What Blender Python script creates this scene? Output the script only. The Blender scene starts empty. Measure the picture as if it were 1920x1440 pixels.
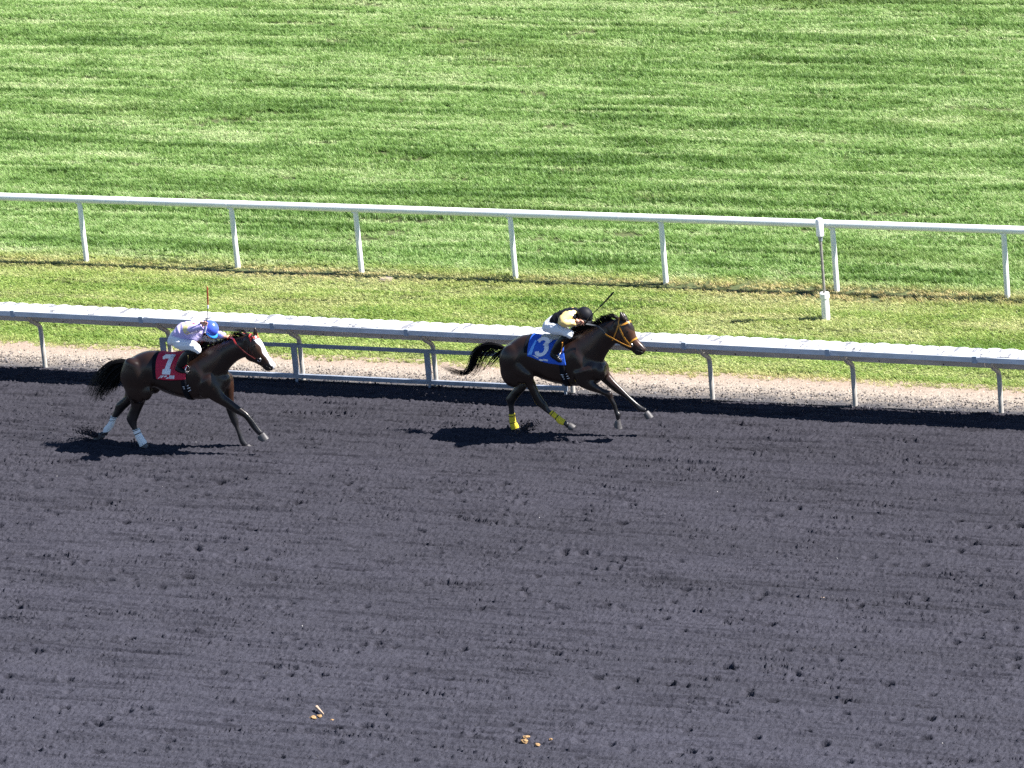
import bpy, bmesh, math, random
import numpy as np
from mathutils import Vector, Matrix
from mathutils.bvhtree import BVHTree
R_ = math.radians
random.seed(11)
RNG = np.random.default_rng(7)
SC = bpy.context.scene
COL = SC.collection

# ------------------------------------------------------------------ camera, sky, sun, exposure
cd = bpy.data.cameras.new('camera'); cam = bpy.data.objects.new('camera', cd); COL.objects.link(cam)
fwd = Vector((-0.3777595885783341, 0.8667774992617258, -0.325567903839916))
rgt = Vector((0.92488221753088, 0.3697588087145669, -0.08872038702094576))
upv = Vector((-0.043480765083998146, 0.3346269417598849, 0.9413470310762853))
cam.matrix_world = Matrix(((rgt.x, upv.x, -fwd.x, 29.341211), (rgt.y, upv.y, -fwd.y, -67.063021), (rgt.z, upv.z, -fwd.z, 25.287397), (0, 0, 0, 1)))
cd.sensor_width = 36.0; cd.lens = 9314.5547 / 1920 * 36.0
cd.clip_start = 1.0; cd.clip_end = 3000.0
SC.camera = cam

SUN = Vector((.88, .19, 1.0)).normalized()
w = bpy.data.worlds.new('World'); SC.world = w; w.use_nodes = True
nt = w.node_tree; nt.nodes.clear()
sky = nt.nodes.new('ShaderNodeTexSky'); sky.sky_type = 'NISHITA'; sky.sun_disc = False
sky.sun_elevation = math.asin(SUN.z); sky.sun_rotation = math.atan2(SUN.x, SUN.y)
sky.air_density = 0.8; sky.dust_density = 0.0; sky.ozone_density = 2.5
bg = nt.nodes.new('ShaderNodeBackground'); bg.inputs['Strength'].default_value = 0.055
ow = nt.nodes.new('ShaderNodeOutputWorld')
nt.links.new(sky.outputs[0], bg.inputs[0]); nt.links.new(bg.outputs[0], ow.inputs[0])
ld = bpy.data.lights.new('sun', 'SUN'); ld.energy = 5.0; ld.angle = R_(0.53); ld.color = (1.0, 0.955, 0.89)
sun = bpy.data.objects.new('sun', ld); COL.objects.link(sun)
sun.rotation_euler = SUN.to_track_quat('Z', 'Y').to_euler(); sun.location = (20, 10, 40)
SC.view_settings.view_transform = 'Standard'; SC.view_settings.look = 'None'
SC.view_settings.gamma = 1.0; SC.view_settings.use_curve_mapping = False
SC.view_settings.exposure = 1.62
SC.cycles.use_denoising = False

# ------------------------------------------------------------------ materials
def mat(name, col, rough=.6, bump=0, bscale=40, var=0, vscale=8, metal=0, spec=.5, stretch=None, attr=None, coat=0):
    m = bpy.data.materials.new(name); m.use_nodes = True
    n = m.node_tree.nodes; l = m.node_tree.links; b = n['Principled BSDF']
    b.inputs['Base Color'].default_value = (*col, 1); b.inputs['Roughness'].default_value = rough
    b.inputs['Metallic'].default_value = metal; b.inputs['Specular IOR Level'].default_value = spec
    if coat: b.inputs['Coat Weight'].default_value = coat; b.inputs['Coat Roughness'].default_value = .25
    tc = n.new('ShaderNodeTexCoord'); src = tc.outputs['Object']
    if stretch:
        mp = n.new('ShaderNodeMapping'); mp.inputs['Scale'].default_value = stretch; l.new(src, mp.inputs[0]); src = mp.outputs[0]
    base = None
    if attr:
        at = n.new('ShaderNodeAttribute'); at.attribute_name = attr; base = at.outputs['Color']
    if var:
        nz = n.new('ShaderNodeTexNoise'); nz.inputs['Scale'].default_value = vscale; nz.inputs['Detail'].default_value = 6
        l.new(src, nz.inputs['Vector'])
        mr = n.new('ShaderNodeMapRange'); mr.inputs[1].default_value = .3; mr.inputs[2].default_value = .7
        mr.inputs[3].default_value = 1 - var; mr.inputs[4].default_value = 1 + var * .6; l.new(nz.outputs['Fac'], mr.inputs[0])
        mx = n.new('ShaderNodeMix'); mx.data_type = 'RGBA'; mx.blend_type = 'MULTIPLY'; mx.inputs[0].default_value = 1
        if base: l.new(base, mx.inputs[6])
        else: mx.inputs[6].default_value = (*col, 1)
        l.new(mr.outputs[0], mx.inputs[7]); base = mx.outputs[2]
    if base: l.new(base, b.inputs['Base Color'])
    if bump:
        nb = n.new('ShaderNodeTexNoise'); nb.inputs['Scale'].default_value = bscale; nb.inputs['Detail'].default_value = 4
        l.new(src, nb.inputs['Vector'])
        bp = n.new('ShaderNodeBump'); bp.inputs['Strength'].default_value = bump; bp.inputs['Distance'].default_value = .02
        l.new(nb.outputs['Fac'], bp.inputs['Height']); l.new(bp.outputs[0], b.inputs['Normal'])
    return m
def N(m): return m.node_tree.nodes, m.node_tree.links
def noise(n, l, vec, scale, detail=4, rough=.55):
    z = n.new('ShaderNodeTexNoise'); z.inputs['Scale'].default_value = scale; z.inputs['Detail'].default_value = detail
    z.inputs['Roughness'].default_value = rough; l.new(vec, z.inputs['Vector']); return z.outputs['Fac']
def mapping(n, l, vec, s):
    m = n.new('ShaderNodeMapping'); m.inputs['Scale'].default_value = s; l.new(vec, m.inputs[0]); return m.outputs[0]
def mrange(n, l, f, a, b, c, d):
    m = n.new('ShaderNodeMapRange'); m.inputs[1].default_value = a; m.inputs[2].default_value = b
    m.inputs[3].default_value = c; m.inputs[4].default_value = d; l.new(f, m.inputs[0]); return m.outputs[0]
def mixc(n, l, f, a, b, mode='MIX'):
    m = n.new('ShaderNodeMix'); m.data_type = 'RGBA'; m.blend_type = mode
    for i, v in ((0, f), (6, a), (7, b)):
        if hasattr(v, 'is_linked'): l.new(v, m.inputs[i])
        elif i == 0: m.inputs[0].default_value = v
        else: m.inputs[i].default_value = (*v, 1)
    return m.outputs[2]

M = {}
M['white'] = mat('white_plastic', (.72, .73, .75), .45, var=.14, vscale=3)
n, l = N(M['white']); g = n.new('ShaderNodeNewGeometry').outputs['Position']; b = n['Principled BSDF']; old = b.inputs['Base Color'].links[0].from_socket
q1 = mrange(n, l, noise(n, l, mapping(n, l, g, (9, 1.6, 1)), 1.3, 5, .65), .535, .60, 0, .9); q2 = mrange(n, l, noise(n, l, mapping(n, l, g, (2, 14, 1)), 1.7, 4, .6), .54, .60, 0, .8)
l.new(mixc(n, l, q2, mixc(n, l, q1, old, (.13, .13, .15)), (.11, .11, .13)), b.inputs['Base Color'])
M['lip'] = mat('lip_plastic', (.60, .63, .68), .5, var=.15, vscale=5, stretch=(1, 1, 3))
M['clip'] = mat('clip_plastic', (.30, .35, .42), .5)
M['board'] = mat('rail_board', (.58, .50, .45), .7, var=.2, vscale=4, stretch=(.6, 1, 3))
M['galv'] = mat('galvanised_steel', (.40, .375, .345), .5, var=.25, vscale=9)
M['gate'] = mat('gate_steel', (.24, .27, .33), .5, var=.2, vscale=7)
M['tube'] = mat('white_rail_tube', (.74, .77, .78), .35, var=.06, vscale=4)
M['pvc'] = mat('white_pvc', (.82, .82, .83), .4, var=.06)
M['steel'] = mat('grey_pole', (.30, .28, .27), .5, var=.3, vscale=14, metal=.3)
M['concrete'] = mat('concrete_lid', (.26, .215, .165), .85, var=.2, vscale=20, bump=.3)
M['coat'] = mat('horse_coat', (.02, .012, .01), .31, var=.25, vscale=7, attr='coat', bump=.10, bscale=8, spec=.42)
M['hoof'] = mat('hoof_horn', (.07, .066, .07), .55, var=.4, vscale=25)
M['hair'] = mat('black_hair', (.0035, .003, .003), .5, spec=.15)
M['eye'] = mat('dark_eye', (.006, .004, .003), .08)
M['dark'] = mat('dark_skin', (.006, .005, .005), .5)
M['skin'] = mat('skin', (.50, .26, .19), .55, var=.12, vscale=30)
M['black'] = mat('black_cloth', (.0055, .006, .010), .75, bump=.3, bscale=30, spec=.12)
M['leather'] = mat('black_leather', (.0045, .0048, .006), .34, spec=.3)
M['breeches'] = mat('white_breeches', (.74, .76, .80), .75, bump=.55, bscale=14, stretch=(1.4, 1, 1))
M['lav'] = mat('lavender_silk', (.50, .43, .74), .45, bump=.5, bscale=11)
M['gold'] = mat('gold_silk', (.74, .53, .21), .5, bump=.4, bscale=12)
M['cream'] = mat('cream_silk', (.80, .68, .30), .5, bump=.3, bscale=12)
M['bluehelm'] = mat('blue_helmet', (.05, .10, .60), .22, coat=.6)
M['bluepeak'] = mat('light_blue_peak', (.04, .26, .75), .3)
M['blackhelm'] = mat('black_helmet_cover', (.0065, .007, .011), .6, spec=.2)
M['red'] = mat('red_leather', (.45, .035, .03), .4)
M['redcloth'] = mat('red_saddle_cloth', (.44, .010, .045), .75, bump=.15, bscale=25)
M['bluecloth'] = mat('blue_saddle_cloth', (.010, .085, .50), .75, bump=.15, bscale=25)
M['bluelight'] = mat('light_blue_trim', (.16, .42, .90), .7)
M['print'] = mat('white_print', (.72, .74, .80), .7)
M['redrein'] = mat('dark_red_leather', (.13, .016, .016), .45)
M['browntack'] = mat('dark_brown_leather', (.022, .008, .007), .45)
M['grip'] = mat('rubber_rein_grip', (.03, .035, .045), .7)
M['orange'] = mat('orange_leather', (.50, .22, .025), .45)
M['wrapwhite'] = mat('white_bandage', (.74, .76, .78), .8, bump=.4, bscale=50)
M['wrapyellow'] = mat('yellow_bandage', (.66, .52, .03), .8, bump=.4, bscale=50)
M['tape'] = mat('black_tape', (.012, .012, .014), .5)
M['chrome'] = mat('polished_steel', (.75, .75, .76), .22, metal=1)
M['whipred'] = mat('orange_red_whip', (.60, .10, .05), .45)
M['olive'] = mat('olive_stirrup_leather', (.06, .05, .014), .6)
M['pad'] = mat('pale_saddle_pad', (.45, .43, .38), .8)
M['straw'] = mat('yellow_brown_dung', (.27, .165, .075), .9, var=.4, vscale=40)
M['pale'] = mat('pale_scrap', (.36, .27, .20), .8)
M['edge'] = mat('edging_board_wood', (.05, .048, .052), .9, var=.3)

# track surface: dark waxed sand and fibre
m = bpy.data.materials.new('track_surface'); m.use_nodes = True; n, l = N(m); b = n['Principled BSDF']
g = n.new('ShaderNodeNewGeometry').outputs['Position']
c = mixc(n, l, mrange(n, l, noise(n, l, mapping(n, l, g, (.12, .9, 1)), 1.0, 5), .35, .65, 0, 1), (.0335, .0338, .0450), (.0410, .0412, .0555))
sy = n.new('ShaderNodeSeparateXYZ'); l.new(g, sy.inputs[0])
c = mixc(n, l, mrange(n, l, sy.outputs[1], -14, -2, 0, 1), mixc(n, l, 1, c, (1.10, 1.11, 1.14), 'MULTIPLY'), mixc(n, l, 1, c, (.88, .86, .85), 'MULTIPLY'))     # lighter and bluer towards the outside
for k_, (a_, b_, t0, dk) in enumerate(((.5, 5.2, .53, .70), (.8, 9.0, .55, .70), (.5, 2.6, .54, .84))):      # dark harrow streaks: shade of clod rows, painted into the colour
    row_shade = mrange(n, l, noise(n, l, mapping(n, l, g, (a_, b_, 1)), 1.0, 5, .72), t0, t0 + .07, 0, 1); c = mixc(n, l, row_shade, c, mixc(n, l, 1, c, (dk, dk, dk * 1.02), 'MULTIPLY'))
c = mixc(n, l, mrange(n, l, noise(n, l, g, 55, 3, .7), .3, .7, 0, 1), mixc(n, l, 1, c, (.62, .62, .62), 'MULTIPLY'), mixc(n, l, 1, c, (1.35, 1.33, 1.3), 'MULTIPLY'))
c = mixc(n, l, mrange(n, l, noise(n, l, g, 130, 2, .5), .74, .80, 0, .55), c, (.16, .15, .16))
l.new(c, b.inputs['Base Color']); b.inputs['Roughness'].default_value = .9; b.inputs['Specular IOR Level'].default_value = .12
bp = n.new('ShaderNodeBump'); bp.inputs['Strength'].default_value = .9; bp.inputs['Distance'].default_value = .03
l.new(noise(n, l, mapping(n, l, g, (1, .55, 1)), 15, 5, .75), bp.inputs['Height']); l.new(bp.outputs[0], b.inputs['Normal'])
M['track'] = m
# verge: dry tan soil running into dark track grit
m = bpy.data.materials.new('verge_soil'); m.use_nodes = True; n, l = N(m); b = n['Principled BSDF']
g = n.new('ShaderNodeNewGeometry').outputs['Position']
sx = n.new('ShaderNodeSeparateXYZ'); l.new(g, sx.inputs[0])
ad = n.new('ShaderNodeMath'); ad.operation = 'MULTIPLY_ADD'; l.new(noise(n, l, mapping(n, l, g, (.6, 2, 1)), 3, 6, .65), ad.inputs[0]); ad.inputs[1].default_value = .9; l.new(sx.outputs[1], ad.inputs[2])
c = mixc(n, l, mrange(n, l, ad.outputs[0], .46, .98, 0, 1), (.050, .048, .054), (.285, .245, .205))
c = mixc(n, l, mrange(n, l, ad.outputs[0], 1.0, 1.35, 0, .7), c, (.28, .205, .155))
c = mixc(n, l, mrange(n, l, noise(n, l, g, 45, 3, .7), .3, .7, 0, 1), mixc(n, l, 1, c, (.6, .6, .6), 'MULTIPLY'), mixc(n, l, 1, c, (1.25, 1.25, 1.25), 'MULTIPLY'))
l.new(c, b.inputs['Base Color']); b.inputs['Roughness'].default_value = .9
bp = n.new('ShaderNodeBump'); bp.inputs['Strength'].default_value = .8; bp.inputs['Distance'].default_value = .015
l.new(noise(n, l, g, 30, 4, .7), bp.inputs['Height']); l.new(bp.outputs[0], b.inputs['Normal'])
M['verge'] = m
# soil and thatch under the turf
m = bpy.data.materials.new('turf_soil'); m.use_nodes = True; n, l = N(m); b = n['Principled BSDF']
g = n.new('ShaderNodeNewGeometry').outputs['Position']
c = mixc(n, l, mrange(n, l, noise(n, l, g, 14, 5, .6), .35, .65, 0, 1), (.035, .05, .015), (.09, .11, .035))
l.new(c, b.inputs['Base Color']); b.inputs['Roughness'].default_value = .95
M['soil'] = m
# grass blades
m = bpy.data.materials.new('grass_blades'); m.use_nodes = True; n, l = N(m); b = n['Principled BSDF']
at = n.new('ShaderNodeAttribute'); at.attribute_type = 'INSTANCER'; at.attribute_name = 'tint'
pa = n.new('ShaderNodeAttribute'); pa.attribute_name = 'blade'
c = mixc(n, l, 1, at.outputs['Color'], pa.outputs['Color'], 'MULTIPLY')
l.new(c, b.inputs['Base Color']); b.inputs['Roughness'].default_value = .5; b.inputs['Specular IOR Level'].default_value = .35
tr = n.new('ShaderNodeBsdfTranslucent'); l.new(c, tr.inputs[0])
ms = n.new('ShaderNodeMixShader'); ms.inputs[0].default_value = .3
l.new(b.outputs[0], ms.inputs[1]); l.new(tr.outputs[0], ms.inputs[2]); l.new(ms.outputs[0], n['Material Output'].inputs[0])
M['grass'] = m
m = bpy.data.materials.new('pebbles'); m.use_nodes = True; n, l = N(m); b = n['Principled BSDF']
at = n.new('ShaderNodeAttribute'); at.attribute_type = 'INSTANCER'; at.attribute_name = 'tint'
l.new(at.outputs['Color'], b.inputs['Base Color']); b.inputs['Roughness'].default_value = .8
M['pebble'] = m

# ------------------------------------------------------------------ object helpers
def tag(o, label=None, cat=None, group=None, kind=None):
    for k, v in (('label', label), ('category', cat), ('group', group), ('kind', kind)):
        if v: o[k] = v
    return o
def mk(name, V, F, m, parent=None, smooth=True, off=(0, 0, 0)):
    me = bpy.data.meshes.new(name)
    V = np.asarray(V, float) - np.asarray(off, float)
    me.from_pydata([tuple(v) for v in V], [], [tuple(f) for f in F]); me.update()
    if m: me.materials.append(m)
    if smooth: me.polygons.foreach_set('use_smooth', [True] * len(me.polygons)); me.set_sharp_from_angle(angle=R_(48))
    o = bpy.data.objects.new(name, me); COL.objects.link(o)
    if parent: o.parent = parent
    return o
def np_mesh(name, V, Q, m, smooth=True):
    me = bpy.data.meshes.new(name); k = Q.shape[1]
    me.vertices.add(len(V)); me.vertices.foreach_set('co', V.astype(np.float32).ravel())
    me.loops.add(Q.size); me.loops.foreach_set('vertex_index', Q.astype(np.int32).ravel())
    me.polygons.add(len(Q)); me.polygons.foreach_set('loop_start', np.arange(0, Q.size, k, dtype=np.int32))
    me.polygons.foreach_set('loop_total', np.full(len(Q), k, np.int32))
    me.update(calc_edges=True); me.validate()
    if smooth: me.polygons.foreach_set('use_smooth', np.ones(len(Q), bool))
    if m: me.materials.append(m)
    o = bpy.data.objects.new(name, me); COL.objects.link(o); return o
def empty(name, loc, label=None, cat=None, group=None):
    o = bpy.data.objects.new(name, None); COL.objects.link(o); o.location = loc; o.empty_display_size = .2
    return tag(o, label, cat, group)
def inst(src, name, parent, loc, rz=0):
    o = src.copy(); o.name = name; COL.objects.link(o); o.parent = parent; o.location = loc; o.rotation_euler = (0, 0, rz); return o
class G:
    def __init__(s): s.V = []; s.F = []
    def add(s, V, F):
        k = len(s.V); s.V += [tuple(v) for v in V]; s.F += [tuple(i + k for i in f) for f in F]; return s
    def box(s, x0, x1, y0, y1, z0, z1):
        return s.add([(x0, y0, z0), (x1, y0, z0), (x1, y1, z0), (x0, y1, z0), (x0, y0, z1), (x1, y0, z1), (x1, y1, z1), (x0, y1, z1)],
                     [(0, 3, 2, 1), (4, 5, 6, 7), (0, 1, 5, 4), (1, 2, 6, 5), (2, 3, 7, 6), (3, 0, 4, 7)])
    def tube(s, pts, r, n=10, cap=True): return s.add(*tube(pts, r, n, cap))
def tube(pts, r, n=10, cap=True, flat=1.0):
    P = [np.asarray(p, float) for p in pts]; k = len(P)
    rr = r if hasattr(r, '__len__') else [r] * k
    V = []; F = []; ref = None
    for i in range(k):
        t = P[min(i + 1, k - 1)] - P[max(i - 1, 0)]; t = t / (np.linalg.norm(t) + 1e-12)
        if ref is None:
            a = np.array([0, 0, 1.0]) if abs(t[2]) < .9 else np.array([1.0, 0, 0])
            ref = a - t * (a @ t)
        else: ref = ref - t * (ref @ t)
        ref = ref / (np.linalg.norm(ref) + 1e-12); bt = np.cross(t, ref)
        for j in range(n):
            A = 2 * math.pi * j / n; V.append(P[i] + rr[i] * (ref * math.cos(A) + bt * math.sin(A) * flat))
    for i in range(k - 1):
        for j in range(n):
            F.append((i * n + j, i * n + (j + 1) % n, (i + 1) * n + (j + 1) % n, (i + 1) * n + j))
    if cap:
        F.append(tuple(range(n - 1, -1, -1))); F.append(tuple((k - 1) * n + j for j in range(n)))
    return V, F
def catmull(A, sub):
    A = np.asarray(A, float); out = []
    for i in range(len(A) - 1):
        p0 = A[max(i - 1, 0)]; p1 = A[i]; p2 = A[i + 1]; p3 = A[min(i + 2, len(A) - 1)]
        for k in range(sub):
            t = k / sub
            out.append(.5 * (2 * p1 + (p2 - p0) * t + (2 * p0 - 5 * p1 + 4 * p2 - p3) * t * t + (3 * p1 - p0 - 3 * p2 + p3) * t ** 3))
    out.append(A[-1]); return np.array(out)
def loft(secs, n=20, sub=3, grow=0.0, gs=1.0, vs=1, power=1.0, dome=.45):
    """sections (u, z, nu, nz, a, v, b) -> closed tube of ellipses in (u, v, z)"""
    S = np.array(secs, float)
    for i in range(1, len(S)):
        if S[i, 2] * S[i - 1, 2] + S[i, 3] * S[i - 1, 3] < 0: S[i, 2:4] *= -1
    if sub > 1 and len(S) > 2: S = catmull(S, sub)
    S[:, 4] = np.maximum(S[:, 4], .004) * gs + grow; S[:, 6] = np.maximum(S[:, 6], .004) * gs + grow
    L = np.hypot(S[:, 2], S[:, 3]); S[:, 2] /= L; S[:, 3] /= L
    V = []; F = []; k = len(S)
    def ring(s, sc=1.0, sh=(0, 0)):
        for j in range(n):
            A = 2 * math.pi * j / n; ca = math.cos(A); sa = math.sin(A)
            if power != 1.0: ca = math.copysign(abs(ca) ** power, ca); sa = math.copysign(abs(sa) ** power, sa)
            V.append((s[0] + sh[0] + s[2] * s[4] * ca * sc, (s[5] + s[6] * sa * sc) * vs, s[1] + sh[1] + s[3] * s[4] * ca * sc))
    d0 = S[0, :2] - S[1, :2]; d1 = S[-1, :2] - S[-2, :2]
    d0 /= np.linalg.norm(d0) + 1e-9; d1 /= np.linalg.norm(d1) + 1e-9
    e0 = min(S[0, 4], S[0, 6]) * dome; e1 = min(S[-1, 4], S[-1, 6]) * dome
    ring(S[0], .62, d0 * e0 * .8)
    for s in S: ring(s)
    ring(S[-1], .62, d1 * e1 * .8)
    k += 2
    for i in range(k - 1):
        for j in range(n):
            F.append((i * n + j, i * n + (j + 1) % n, (i + 1) * n + (j + 1) % n, (i + 1) * n + j))
    V.append((S[0, 0] + d0[0] * e0, S[0, 5] * vs, S[0, 1] + d0[1] * e0)); V.append((S[-1, 0] + d1[0] * e1, S[-1, 5] * vs, S[-1, 1] + d1[1] * e1))
    a = len(V) - 2
    for j in range(n): F.append((a, (j + 1) % n, j)); F.append((a + 1, (k - 1) * n + j, (k - 1) * n + (j + 1) % n))
    return V, F
def ellipsoid(c, r, rot=0, nu=16, nv=10):
    V = []; F = []; ca = math.cos(rot); sa = math.sin(rot)
    for i in range(nv + 1):
        p = math.pi * i / nv
        for j in range(nu):
            t = 2 * math.pi * j / nu
            x = r[0] * math.sin(p) * math.cos(t); y = r[1] * math.sin(p) * math.sin(t); z = r[2] * math.cos(p)
            V.append((c[0] + x * ca + z * sa, c[1] + y, c[2] - x * sa + z * ca))
    for i in range(nv):
        for j in range(nu):
            F.append((i * nu + j, (i + 1) * nu + j, (i + 1) * nu + (j + 1) % nu, i * nu + (j + 1) % nu))
    return V, F
def fuse(parts, voxel, it=4, soft=None, softn=0):
    g = G()
    for V, F in parts: g.add(V, F)
    me = bpy.data.meshes.new('tmp'); me.from_pydata(g.V, [], g.F); me.update()
    bm = bmesh.new(); bm.from_mesh(me); bmesh.ops.remove_doubles(bm, verts=bm.verts, dist=1e-5)
    bmesh.ops.recalc_face_normals(bm, faces=bm.faces); bm.to_mesh(me); bm.free()
    o = bpy.data.objects.new('tmp', me); COL.objects.link(o)
    md = o.modifiers.new('r', 'REMESH'); md.mode = 'VOXEL'; md.voxel_size = voxel; md.adaptivity = 0
    dg = bpy.context.evaluated_depsgraph_get(); ev = o.evaluated_get(dg); r = bpy.data.meshes.new_from_object(ev)
    bpy.data.objects.remove(o); bpy.data.meshes.remove(me)
    nv = len(r.vertices); V = np.empty(nv * 3); r.vertices.foreach_get('co', V); V = V.reshape(-1, 3)
    E = np.empty(len(r.edges) * 2, np.int32); r.edges.foreach_get('vertices', E); E = E.reshape(-1, 2)
    deg = np.bincount(E.ravel(), minlength=nv)[:, None].astype(float)
    def lap(V):
        s = np.zeros_like(V)
        for k in range(3):
            s[:, k] = np.bincount(E[:, 0], V[E[:, 1], k], nv) + np.bincount(E[:, 1], V[E[:, 0], k], nv)
        return s / np.maximum(deg, 1) - V
    for i in range(it):
        V = V + .50 * lap(V); V = V - .525 * lap(V)
    if soft:
        for i in range(softn): V = V + (.5 * soft(V))[:, None] * lap(V)
    F = [tuple(p.vertices) for p in r.polygons]; bpy.data.meshes.remove(r)
    return V, F

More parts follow.
